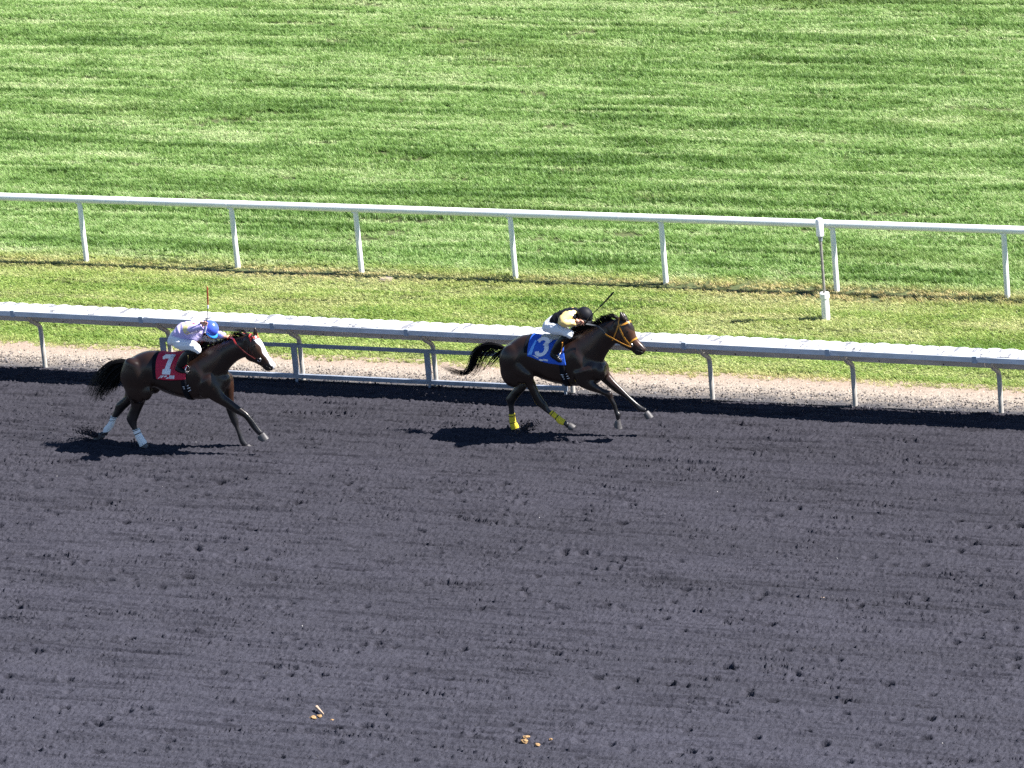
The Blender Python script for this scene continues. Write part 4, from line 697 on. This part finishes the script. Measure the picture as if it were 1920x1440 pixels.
def build_horse(D, X, Yw, label, spec):
    h = empty('horse', (X, Yw, 0), label, 'horse')
    tor_ = [list(q) for q in D['torso']]
    for k, q in enumerate(tor_): q[6] *= spec['girthw'][min(k, len(spec['girthw']) - 1)]
    parts = [loft(tor_, 32, 3, power=.92), loft(D['neck'], 24, 3), loft(D['head'], 24, 3, power=.85)]
    legs = ['hind_near', 'hind_far', 'fore_near', 'fore_far']
    for L in legs:
        S = [list(s) for s in D[L]]
        sg = -1 if 'near' in L else 1
        for k, dv in enumerate((.05, .045, .02)): S[k][5] += sg * dv * (1 if 'hind' in L else .6)
        parts.append(loft(S, 16, 3))
    for e in D['ears']: parts.append(loft(e, 10, 2, grow=.004))
    for (u, v, z, ru, rv, rz, rot) in spec['muscles']:
        for sg in (1, -1): parts.append(ellipsoid((u, v * sg, z), (ru, rv, rz), rot))
    # jaw and pasterns blend into the hooves
    V, F = fuse(parts, .0095, 12, lambda V: np.clip((V[:, 2] - .86) / .14, 0, 1) * np.clip((1.0 - V[:, 0]) / .12, 0, 1), 34)
    V[:, 2] = np.maximum(V[:, 2], .004)
    body = mk('body', V, F, M['coat'], h)
    # coat colour: dark bay with black points
    u, v, z = V[:, 0], V[:, 1], V[:, 2]
    rs = np.random.default_rng(spec['seed'])
    ph = rs.random((6, 3)) * 6; nz = sum(np.sin(V @ (rs.normal(0, 6, 3)) + p[0]) for p in ph) / 6
    bay, blk = np.array(spec['bay']), np.array((.0055, .0050, .0055))
    f = np.clip((z - .60) / .16, 0, 1.25)
    f = f * (1 + 1.1 * np.clip((v - .04) / .1, 0, 1) * ((z < 1.05) & (u > .3)))  # far forequarter browner: sunlight on that side painted into the coat
    f = f * np.clip(.75 + .35 * nz, .3, 1.1)
    dst = (np.clip((.58 - z) / .35, 0, 1) * np.clip(.55 + .5 * nz, .1, .9))[:, None]
    hd = np.array(D['head'])
    colr = blk + (bay - blk) * np.clip(f, 0, 2.6)[:, None]
    colr = colr * (1 - dst) + np.array((.042, .040, .046)) * dst       # dust on the lower legs
    # head frame: nearest head section
    dd = ((u[:, None] - hd[:, 0]) ** 2 + (z[:, None] - hd[:, 1]) ** 2); ks = dd.argmin(1); s = hd[ks]
    fr = ((u - s[:, 0]) * s[:, 2] + (z - s[:, 1]) * s[:, 3]) / s[:, 4]
    onh = (dd.min(1) < .16 ** 2) & (u > hd[0, 0] - .02)
    mz = onh & (ks >= 2); tan = np.array(spec['face'])
    wgt = np.clip((-fr + .55) * .9, 0, 1) * mz * np.clip(.8 + .4 * nz, 0, 1); colr = colr * (1 - wgt[:, None]) + tan * wgt[:, None]
    end = onh & (ks >= 7); colr[end] = colr[end] * .35 + np.array((.012, .010, .010)) * .65
    if spec.get('blaze'):
        bz = catmull(np.array(D['blaze']), 8)[:, [0, 2]]; q = np.hypot(u[:, None] - bz[:, 0], z[:, None] - bz[:, 1]); kb = q.argmin(1) / len(bz)
        wv = .058 - .022 * kb + .006 * np.sin(kb * 17)
        bl = (q.min(1) < .060) & (fr < .1) & (np.abs(v + .004) < wv)
        colr[bl] = (.78, .78, .80)
    ca = body.data.attributes.new('coat', 'FLOAT_COLOR', 'POINT'); ca.data.foreach_set('color', np.c_[colr, np.ones(len(V))].astype(np.float32).ravel())
    bvh = BVHTree.FromPolygons([Vector(p) for p in V], F)
    for L in ('hoof_hn', 'hoof_hf', 'hoof_fn', 'hoof_ff'):
        HV, HF = loft(D[L], 16, 2, grow=.006, dome=.12); HV = np.array(HV); HV[:, 2] = np.maximum(HV[:, 2], .002)
        mk('hoof', HV, HF, M['hoof'], h)
    for sg in (1, -1):
        e = near_pt(bvh, (D['eye'][0], D['eye'][1] * sg, D['eye'][2]), -.004); mk('eye', *ellipsoid(e, (.019, .014, .016), 0, 12, 8), M['eye'], h)
        e = near_pt(bvh, (D['nostril'][0], D['nostril'][1] * sg, D['nostril'][2]), -.003); mk('nostril', *ellipsoid(e, (.020, .008, .014), .5, 10, 6), M['dark'], h)
        mp = [near_pt(bvh, (q[0], q[1] * sg, q[2]), .001) for q in catmull(np.array(D['mouth']), 8)]
        mk('mouth_line', *tube(mp, .004, 6), M['dark'], h)
    mk('tail', *strands(D['tail'], spec['ntail'], .0052, spec['tailw'], spec['tailj'], spec['seed'], pw=spec['tailp']), M['hair'], h)
    # mane strands from the crest
    cr = catmull(np.array(D['mane']), 6); tp = catmull(np.array(D['mane_tip']), 6); r = np.random.default_rng(4 + spec['seed']); g = G()
    for i in range(spec['nmane']):
        t = r.random(); f1 = np.array([np.interp(t, np.linspace(0, 1, len(cr)), cr[:, k]) for k in range(3)]); f2 = np.array([np.interp(t, np.linspace(0, 1, len(tp)), tp[:, k]) for k in range(3)])
        f1 = near_pt(bvh, (f1[0], r.normal(0, .012), f1[2] + .05), -.004); e = .45 + .6 * r.random(); f2 = f1 + (f2 - f1) * e + r.normal(0, .014, 3); f2[1] += spec['manev'] * (.4 + r.random())
        md_ = (f1 + f2) / 2 + [0, r.normal(0, .01), .02 * r.random() + .01]
        g.add(*tube(catmull([f1, md_, f2], 4), list(np.linspace(.006, .0012, 9)), 4, False))
    mk('mane', g.V, g.F, M['hair'], h)
    # bandages on the hind legs
    for S in D['wraps']:
        wv = mk('leg_wrap', *loft(S, 16, 3, grow=.007, dome=.05), spec['wrap'], h)
        S_ = catmull(np.array(S), 6)
        for a in spec['tapes']:
            k = int(a * (len(S_) - 1)); mk('tape', *loft([S_[k], S_[k + 1]], 16, 1, grow=.0105, dome=.02), M['tape'], wv)
    # bridle
    br = empty('bridle', (0, 0, 0)); br.parent = h
    bm_ = spec['bridle']
    def st(name, pts, wd, both=True, m=None, off=.004):
        mk(name, *strap(bvh, pts, off, wd), m or bm_, br)
        if both: mk(name, *strap(bvh, pts, off, wd, mirror=True), m or bm_, br)
    st('browband', D['browband'], .013, m=spec['brow']); st('cheekpiece', D['cheek'], .011, m=spec['cheekm']); st('throat_latch', D['throat'], .009, m=spec['cheekm']); st('crownpiece', D['crown'], .010)
    st('noseband', D['nose'], .012, m=spec['nosem'])
    bt = D['cheek'][-1]
    for sg in (1, -1):
        e = near_pt(bvh, (bt[0], bt[1] * sg, bt[2]), .008); ang = np.linspace(0, 6.283, 17)
        mk('bit_ring', *tube([e + np.array((.028 * math.cos(a), 0, .028 * math.sin(a))) for a in ang], .005, 6, False), M['chrome'], br)
    rn = np.array(D['rein']); R1 = catmull(rn, 6)
    def clear(q, sg):
        q = np.array((q[0], q[1] * sg, q[2])); loc, nor, _, d = bvh.find_nearest(Vector(q))
        if (Vector(q) - loc).dot(nor) < .010: q = np.array(loc + nor * .010)
        return q
    kk = spec['reinsplit']
    for sg in (1, -1):
        RN = np.array([clear(q, sg) for q in R1]); mk('rein', *ribbon(bvh, RN[:kk + 1], .009), spec['reinm'], br); mk('rein_grip', *ribbon(bvh, RN[kk:], .011), spec['gripm'], br)
    # saddle cloth draped from the spine
    c = D['cloth']; tor = catmull(np.array(D['torso']), 6)
    def zc(u_): return np.interp(u_, tor[:, 0], tor[:, 1])
    ns, ntt = 40, 26
    def draped(u_, ang, sg, off):
        o_ = Vector((u_, 0, zc(u_))); d = Vector((0, -sg * math.cos(ang), math.sin(ang)))
        hit = bvh.ray_cast(o_ + d * 1.0, -d)
        return np.array(hit[0] + hit[1] * off) if hit[0] else np.array(o_ + d * (.3 + off))
    def grid(sg, off, a1=R_(96), back=0, low=0):
        out = np.zeros((ns + 1, ntt + 1, 3))
        for i in range(ns + 1):
            s_ = i / ns - back * (1 - i / ns); ut = c['rt'][0] + (c['ft'][0] - c['rt'][0]) * s_; ub = c['rb'][0] + (c['fb'][0] - c['rb'][0]) * s_
            zb = np.interp(s_, (0, .45, 1), (c['rb'][2], c['mb'][2], c['fb'][2])) - low; a0 = math.asin(max(-.9, min(.9, (zb - zc(ub)) / .30)))
            for j in range(ntt + 1):
                t = j / ntt; ang = a1 + (a0 - a1) * t; uu = ut + (ub - ut) * t
                out[i, j] = draped(uu, ang, sg, off + .004 * math.sin(s_ * 21 + 2 * t) * t + .004 * t)
        return out
    cl_v = []; cl_f = []
    A_ = grid(1, .014, R_(90)); B_ = grid(-1, .014, R_(90)); full = np.concatenate([B_[:, ::-1], A_[:, 1:]], 1)
    inn = full.copy(); W = full.shape[1]
    Vv = full.reshape(-1, 3); Fc = [(i * W + j, i * W + j + 1, (i + 1) * W + j + 1, (i + 1) * W + j) for i in range(ns) for j in range(W - 1)]
    cloth = mk('saddle_cloth', Vv, Fc, spec['cloth'], h)
    so = cloth.modifiers.new('thick', 'SOLIDIFY'); so.thickness = .006; so.offset = 0
    pa = grid(1, .006, R_(90), spec['padback'], spec['padlow']); pb = grid(-1, .006, R_(90), spec['padback'], spec['padlow']); pf = np.concatenate([pb[:, ::-1], pa[:, 1:]], 1)
    mk('saddle_pad', pf.reshape(-1, 3), Fc, M['black'], h)
    bb = BVHTree.FromPolygons([Vector(p) for p in V] + [Vector(p) for p in Vv], list(F) + [tuple(q + len(V) for q in f) for f in Fc])
    def prints(name, polys, off, m, par, sd=12):
        g = G()
        for poly in polys:
            p = np.array(poly); Vq = []; 
            for a in range(sd + 1):
                for b2 in range(sd + 1):
                    s_, t = a / sd, b2 / sd; q = (p[0] * (1 - s_) + p[1] * s_) * (1 - t) + (p[3] * (1 - s_) + p[2] * s_) * t
                    hit = bb.ray_cast(Vector((q[0], -1.2, q[2])), Vector((0, 1, 0)))
                    qq = hit[0] if hit[0] else Vector(q); nn = hit[1] if hit[0] else Vector((0, -1, 0)); nn = -nn if nn.dot(Vector((0, -.7, .7))) < 0 else nn; qq = qq + nn * off; Vq.append((qq.x, qq.y, qq.z))
            g.add(Vq, [(a * (sd + 1) + b2, a * (sd + 1) + b2 + 1, (a + 1) * (sd + 1) + b2 + 1, (a + 1) * (sd + 1) + b2) for a in range(sd) for b2 in range(sd)])
        return mk(name, g.V, g.F, m, par)
    prints('patch', D['lightpatch'], .0062, spec['patch'], cloth); prints('number', D['digit'], .0085, M['print'], cloth); prints('lettering', D['print'], .0075, M['print'], cloth)
    # girth, saddle, stirrup leather
    gu = D['girth'][0]; gp_ = []
    for a in np.linspace(R_(60), R_(-265 + 25), 40):
        o_ = Vector((gu, 0, zc(gu))); d = Vector((0, -math.cos(a), math.sin(a))); hit = bvh.ray_cast(o_ + d, -d); gp_.append(np.array(hit[0] + hit[1] * .008))
    gv = []; gf = []
    for i, p in enumerate(gp_): gv += [p + (-.045, 0, 0), p + (.045, 0, 0)]
    for i in range(len(gp_) - 1): gf.append((2 * i, 2 * i + 1, 2 * i + 3, 2 * i + 2))
    gr = mk('girth', gv, gf, M['black'], h); sm = gr.modifiers.new('thick', 'SOLIDIFY'); sm.thickness = .006
    prints('girth_chevron', D['girthband'], .014, M['print'], gr, 3)
    um = (c['rt'][0] * .45 + c['ft'][0] * .55)
    S = []
    for k_, (du, hh, bb_) in enumerate(spec['seat']):
        hit = bvh.ray_cast(Vector((um + du, 0, 3)), Vector((0, 0, -1))); S.append((um + du, hit[0].z + .012, 0, 1, hh, 0, bb_))
    mk('saddle', *loft(S, 18, 3), spec['saddle'], h)
    return h, bvh

GW = (1, .95, .92, .86, .80, .84, .92, .95, .95, .92, .90, .92, 1)
A_h3 = dict(seat=((-.15, .018, .07), (-.08, .026, .10), (.05, .026, .12), (.17, .038, .10), (.22, .03, .06)), tailj=.022, tailp=2.2, girthw=GW, padback=.10, padlow=-.05, seed=3, bay=(.0175, .0088, .0064), face=(.075, .034, .020), wrap=M['wrapyellow'], tapes=(.14, .52), bridle=M['orange'], brow=M['orange'], nosem=M['orange'], cheekm=M['orange'], reinm=M['orange'], gripm=M['grip'], reinsplit=26, cloth=M['bluecloth'], patch=M['bluelight'],
            saddle=M['pad'], ntail=260, tailw=.022, nmane=420, manev=-.01,
            muscles=[(-.50, .155, 1.22, .21, .125, .25, .30), (-.52, .15, 1.03, .19, .115, .25, -.1), (-.40, .12, 1.39, .11, .08, .075, .5), (-.36, .16, .98, .12, .085, .14, .2), (.60, .135, 1.24, .12, .115, .27, -.35), (.74, .145, 1.10, .12, .095, .15, .5), (.66, .15, .98, .11, .08, .11, 0), (.88, .08, 1.06, .09, .085, .14, 0), (.80, .05, 1.30, .11, .075, .10, .6)])
A_h1 = dict(seat=((-.12, .014, .04), (-.06, .022, .07), (.05, .026, .10), (.17, .038, .10), (.22, .03, .06)), tailj=.035, tailp=.9, girthw=GW, padback=.13, padlow=.02, seed=8, bay=(.0165, .0082, .0060), face=(.075, .036, .022), wrap=M['wrapwhite'], tapes=(.06, .28), bridle=M['red'], brow=M['red'], nosem=M['leather'], cheekm=M['browntack'], reinm=M['redrein'], gripm=M['red'], reinsplit=24, cloth=M['redcloth'], patch=M['red'],
            saddle=M['redcloth'], ntail=420, tailw=.05, nmane=150, manev=-.02, blaze=True,
            muscles=[(-.70, .155, 1.17, .21, .125, .25, .28), (-.72, .15, .98, .19, .12, .26, -.1), (-.60, .12, 1.35, .11, .075, .07, .5), (-.56, .16, .93, .12, .085, .15, .2), (.42, .135, 1.22, .12, .115, .27, -.4), (.56, .145, 1.10, .12, .095, .15, .4), (.46, .15, .97, .11, .08, .11, 0), (.70, .08, 1.06, .09, .085, .14, 0), (.66, .05, 1.26, .11, .075, .10, .6)])
horse3, bvh3 = build_horse(DATA['h3'], 1.5, -1.8, 'dark bay horse with yellow hind bandages and blue number 3 cloth galloping in front', A_h3)
horse1, bvh1 = build_horse(DATA['h1'], -4.0, -3.13, 'dark bay horse with white blaze, white hind bandages and red number 1 cloth', A_h1)

# ------------------------------------------------------------------ riders
def hand(c, axis, fore, sgn=1):
    c = np.array(c, float); d = np.array(axis, float); d /= np.linalg.norm(d); f = np.array(fore, float)
    x = f - d * (f @ d); x /= np.linalg.norm(x); y = np.cross(d, x) * sgn
    parts = []
    # palm sits behind the grip
    pc = c - x * .030
    P = [pc - d * .036, pc - d * .018, pc, pc + d * .018, pc + d * .036]
    parts.append(tube(P, [.018, .023, .024, .023, .018], 10)); parts.append(tube([pc - x * .004, pc - x * .035, pc - x * .065], [.026, .026, .024], 10))
    for i, (ln, rr) in enumerate(((215, .0082), (240, .0088), (250, .0092), (235, .0090))):
        o = c + d * (i - 1.5) * .0205
        A_ = np.linspace(R_(205), R_(205 - ln), 8); parts.append(tube([o + .0225 * (x * math.cos(a) + y * math.sin(a)) for a in A_], list(np.linspace(rr, rr * .8, 8)), 8))
    o = c + d * .046
    parts.append(tube([pc + d * .012, o - x * .024 - y * .012, o - y * .022, o + x * .010 - y * .018], [.012, .0115, .010, .008], 8))
    return parts
def build_rider(D, X, Yw, off, label, spec):
    O = np.array(off, float)
    p = empty('person', (X + off[0], Yw + off[1], off[2]), label, 'person')
    def MK(name, V, F, m, par=p): return mk(name, V, F, m, par, off=off)
    arm, armf = np.array(D['arm']), np.array(D['arm_far'])
    wd = np.array(D['whip']); wax = wd[1] - wd[0]
    hc = np.array(D['hand']); hf = np.array(D['hand_far'])
    hl = np.array(D['helmet']); pit_ = spec['pitch']; yaw_ = spec['yaw']
    Rm = Matrix.Rotation(yaw_, 3, 'Z') @ Matrix.Rotation(pit_, 3, 'Y')
    def hp(V): return [tuple(np.array(Rm @ Vector(v)) + hl) for v in V]
    parts = [loft(D['torso'], 18, 3, grow=-.012), loft(D['pelvis'], 18, 3, grow=-.012)]
    for s in (1, -1):
        parts += [loft(D['thigh'], 14, 3, grow=-.010, vs=s), loft(D['boot'], 12, 2, grow=-.010, vs=s), loft(D['foot'], 12, 2, grow=-.008, vs=s)]
    parts += [tube(catmull(arm, 4), list(np.linspace(.050, .027, 13)), 12), tube(catmull(armf, 4), list(np.linspace(.050, .027, 13)), 12)]
    nk = np.array(D['neck']); hc0 = np.array(hp([(-.03, 0, -.07)])[0]); parts.append(tube([nk + (-.07, 0, -.01), nk, (nk + hc0) / 2, hc0], [.06, .056, .054, .056], 12))
    # head with jaw, nose, chin, ears, under the helmet
    E = lambda c, r: (hp(ellipsoid(c, r, 0, 16, 12)[0]), ellipsoid(c, r, 0, 16, 12)[1])
    parts += [E((-.005, 0, -.02), (.098, .076, .105)), E((.028, 0, -.090), (.062, .056, .060)), E((.062, 0, -.128), (.026, .028, .022)),
              E((.098, 0, -.058), (.020, .013, .024)), E((.106, 0, -.070), (.016, .016, .011)), E((.072, .028, -.030), (.022, .026, .012)), E((.072, -.028, -.030), (.022, .026, .012)),
              E((.082, 0, -.100), (.014, .024, .010)), E((-.01, .078, -.05), (.018, .010, .030)), E((-.01, -.078, -.05), (.018, .010, .030))]
    parts += hand(hc, wax, hc - arm[-2], spec['hs']) + hand(hf, (0, 1, .15), hf - armf[-2], 1)
    V, F = fuse(parts, .0048, 2); MK('body', V, F, M['skin'])
    for s in (1, -1):
        MK('eye', *E((.083, .030 * s, -.045), (.010, .012, .008)), M['pvc']); MK('iris', *E((.0925, .030 * s, -.046), (.003, .005, .005)), M['eye'])
    MK('lips', *E((.091, 0, -.100), (.006, .020, .006)), M['red'] if False else mat('lips', (.36, .13, .10), .5))
    MK('hair', *E((-.055, 0, -.055), (.062, .072, .050)), M['hair'])
    # silks
    V, F = fuse([loft(D['torso'], 24, 4, grow=.006)], .009, 4); 
    V = V + .004 * np.sin(V[:, [2, 0, 0]] * 70 + V[:, [0, 2, 1]] * 40); silk = MK('silks', V, F, spec['silk'])
    for A_, nm in ((arm, 'near'), (armf, 'far')):
        C = catmull(A_, 6); k1 = int(len(C) * .86)
        r_ = np.interp(np.linspace(0, 1, k1), (0, .25, .5, .8, 1), spec['slv']); SV, SF = tube(C[:k1], list(r_), 16); SV = np.array(SV)
        SV += .005 * np.sin(SV[:, [2, 0, 0]] * 90 + SV[:, [1, 2, 1]] * 60); sl = MK('sleeve', SV, SF, spec['sleeve'])
        MK('cuff', *tube(C[k1 - 3:k1 + 1], .036, 14), spec['cuff'], p)
        if spec.get('band'):
            a, b2 = spec['bandr']; ka, kb = int(len(C) * a), int(len(C) * b2); rr = np.interp(np.linspace(a / .86, b2 / .86, kb - ka), (0, .25, .5, .8, 1), spec['slv']) + .006
            MK('sleeve_band', *tube(C[ka:kb], list(rr), 16), spec['band'], p)
    for q in spec.get('motifs', []):
        MK('motif', *ellipsoid(q[0], q[1], q[2] if len(q) > 2 else 0, 12, 8), q[3] if len(q) > 3 else M['print'], p)
    MK('collar', *tube([np.array(D['neck']) + (-.03, 0, -.01), np.array(D['neck']) + (.02, 0, -.005)], [.074, .064], 16), spec['collar'])
    V, F = fuse([loft(D['pelvis'], 22, 4, grow=.006)] + [loft(D['thigh'], 18, 4, grow=.006, vs=s) for s in (1, -1)], .009, 4)
    V = V + .0022 * np.sin(V[:, [0, 2, 0]] * 95 + V[:, [2, 1, 2]] * 60); MK('breeches', V, F, M['breeches'])
    for s in (1, -1):
        V, F = fuse([loft(D['boot'], 16, 3, grow=.003, vs=s), loft(D['foot'], 14, 3, grow=.003, vs=s)], .008, 3); MK('boot', V, F, M['leather'])
        i = np.array(D['iron']) * (1, s, 1); a = np.linspace(R_(-30), R_(210), 14)
        MK('stirrup_iron', *tube([i + (.01 + .045 * math.cos(t) * .25, s * .052 * math.cos(t), .060 * math.sin(t) - .01) for t in a], .009, 8), M['chrome'])
        MK('stirrup_tread', *tube([i + (.02, -.05, -.042), i + (.02, .05, -.042)], .013, 8), M['chrome'])
        MK('stirrup_leather', *tube([i + (.01, 0, .05), i + (.05, -.03 * s, .14), i + (.09, -.09 * s, .25)], .008, 6), spec['lea'])
    # helmet shell, peak, strap
    hv, hf_ = ellipsoid((-.008, 0, .010), (.130, .108, .118), 0, 28, 18); hv = np.array(hv); hv[:, 2] = np.maximum(hv[:, 2], -.035 + .10 * np.clip(hv[:, 0], 0, .2))
    MK('helmet', hp(hv), hf_, spec['helm'])
    pk_v = []; pk_f = []
    for i in range(15):
        t = R_(-80 + 160 * i / 14)
        for (rr, zz) in ((.0, -.004), (.012, -.006), (.030, -.014), (.045, -.024)):
            pk_v.append((-.008 + (.124 + rr) * math.cos(t), (.104 + rr * .55) * math.sin(t), zz - .020 * math.cos(t) * rr / .045))
    for i in range(14):
        for j in range(3): pk_f.append((i * 4 + j, i * 4 + j + 1, i * 4 + 5 + j, i * 4 + 4 + j))
    pk = MK('helmet_peak', hp(pk_v), pk_f, spec['peak']); so = pk.modifiers.new('thick', 'SOLIDIFY'); so.thickness = .006
    for s in (1, -1): MK('chin_strap', *tube(hp([(.0, .092 * s, -.02), (.03, .072 * s, -.09), (.055, .02 * s, -.148)]), .007, 6), M['leather'])
    return p
r3 = dict(pitch=.62, yaw=-.05, hs=1, silk=M['black'], sleeve=M['gold'], cuff=M['black'], collar=M['black'], helm=M['blackhelm'], peak=M['blackhelm'], lea=M['orange'], slv=(.080, .078, .074, .056, .044),
          motifs=[((.500, -.06, 1.985), (.075, .10, .030), .1, M['cream']), (tuple(DATA['j3']['patch']), (.045, .035, .028), .3, M['print'])])
person3 = build_rider(DATA['j3'], 1.5, -1.8, (.28, 0, 1.55), 'jockey in black and gold silks and black helmet crouched on the leading horse', r3)
r1 = dict(pitch=.78, yaw=-.22, hs=1, silk=M['lav'], sleeve=M['lav'], cuff=M['lav'], collar=M['black'], helm=M['bluehelm'], peak=M['bluepeak'], lea=M['olive'], slv=(.09, .085, .070, .056, .044), band=M['cream'], bandr=(.36, .52),
          motifs=[(tuple(DATA['j1']['patch']), (.03, .035, .025), 0, M['red'])])
person1 = build_rider(DATA['j1'], -4.0, -3.13, (.15, 0, 1.6), 'jockey in lavender silks and blue helmet raising a whip on the trailing horse', r1)
def whip(D, X, Yw, label, cols):
    P = np.array(D['whip']); o0 = P[0]; C = catmull(P - o0, 6); o = empty('whip', (X + o0[0], Yw + o0[1], o0[2]), label, 'whip'); n_ = len(C)
    a, b = int(n_ * .28), int(n_ * .70)
    mk('handle', *tube(C[:a + 1], [.015] + [.0125] * a, 10), cols[0], o); mk('shaft', *tube(C[a:b + 1], list(np.linspace(.0075, .0065, b - a + 1)), 8), cols[1], o)
    mk('flap', *tube(C[b:], list(np.interp(np.linspace(0, 1, n_ - b), (0, .2, .9, 1), (.006, .012, .014, .008))), 8, True, .45), cols[2], o)
    k = C[b]; t = C[b] - C[b - 1]; t /= np.linalg.norm(t); mk('keeper', *tube([k - t * .03, k + t * .02], .012, 8), cols[3], o)
whip(DATA['j3'], 1.5, -1.8, 'plain black whip held by the jockey in black and gold', (M['leather'], M['leather'], M['leather'], M['leather']))
whip(DATA['j1'], -4.0, -3.13, 'orange red whip held upright by the jockey in lavender', (M['print'], M['tape'], M['whipred'], M['print']))

# ------------------------------------------------------------------ litter on the track and kicked up dirt
def lump(name, xy, r, m, label, cat, group, seed, sc=(1, .8, .55)):
    rr = np.random.default_rng(seed); bm = bmesh.new(); bmesh.ops.create_icosphere(bm, subdivisions=3, radius=r)
    ph = rr.random(6) * 6
    for v in bm.verts:
        q = 1 + .22 * math.sin(v.co.x / r * 3.1 + ph[0]) * math.sin(v.co.y / r * 3.7 + ph[1]) + .14 * math.sin(v.co.z / r * 5 + ph[2] + v.co.x / r * 4)
        v.co = Vector((v.co.x * sc[0], v.co.y * sc[1], v.co.z * sc[2])) * q
    me = bpy.data.meshes.new(name); bm.to_mesh(me); bm.free(); me.materials.append(m)
    o = bpy.data.objects.new(name, me); COL.objects.link(o); o.location = (xy[0], xy[1], r * .3); tag(o, label, cat, group); return o
lb = ['largest yellow brown dung lump left of the pale stick on the track', 'yellow brown dung lump lying right under the pale stick', 'small lone yellow brown dung lump right of the pale stick']
for q, s, t in zip(gp['lumps'], (.042, .034, .024), lb): lump('dung_lump', q, s, M['straw'], t, 'dung', 'dung lumps on the track', int(s * 1000))
lb = ['uppermost orange brown dung lump of the cluster at the bottom edge', 'biggest orange brown dung lump at the left of the cluster at the bottom edge', 'orange brown dung lump beside a dark hoof print near the bottom edge', 'pinkish lone dung lump at the right end of the bottom edge cluster']
for q, s, t in zip(gp['lumps2'], (.044, .048, .038, .024), lb): lump('dung_lump', q, s, M['straw'], t, 'dung', 'dung lumps on the track', int(s * 1000) + 5)
st_ = empty('pale_stick', (gp['stick'][0], gp['stick'][1], 0), 'short pale stick lying across yellow brown dung on the track', 'stick')
mk('stem', *tube([(-.075, .06, .055), (-.01, .005, .04), (.075, -.06, .015)], [.020, .016, .007], 10), M['pale'], st_)
mk('knob', *ellipsoid((-.075, .06, .055), (.024, .024, .022), 0, 12, 8), M['pale'], st_)
lb = ['pale torn scrap lying on the dark track right of the middle', 'small pale scrap on the dark track in the lower right', 'tiny pale scrap on the track between the two horses']
for q, s, t in zip(gp['scrap'], (.018, .014, .011), lb): lump('paper_scrap', q, s, M['pale'], t, 'scrap', 'pale scraps on the track', int(s * 1000) + 31, (1.2, .8, .3))
def spray(centres, seed, label):
    r = np.random.default_rng(seed); g = G()
    for (c, n_, sp_, d) in centres:
        for i in range(n_):
            t = r.random(); q = np.array(c) + np.array(d) * t + r.normal(0, 1, 3) * np.array(sp_) * (.4 + t); q[2] = max(q[2], .012); s = .004 + .013 * r.random() ** 2
            g.add(*ellipsoid(q, (s * (1 + .6 * r.random()), s, s), r.random() * 3, 5, 3))
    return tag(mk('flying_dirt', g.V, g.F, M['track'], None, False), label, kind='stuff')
spray([((-5.62, -3.05, .06), 420, (.06, .05, .025), (-.22, 0, .10)), ((-4.72, -3.25, .03), 40, (.05, .05, .02), (-.15, 0, .06)), ((-5.8, -3.05, .10), 90, (.22, .12, .08), (-1.0, 0, .35))], 3, 'dirt thrown up behind the hind hooves of the trailing horse')
spray([((.98, -1.72, .03), 260, (.05, .05, .015), (.17, 0, .10)), ((.5, -1.75, .15), 90, (.25, .12, .1), (-1.3, 0, .45))], 4, 'dirt thrown up at the planted hind hoof of the leading horse')
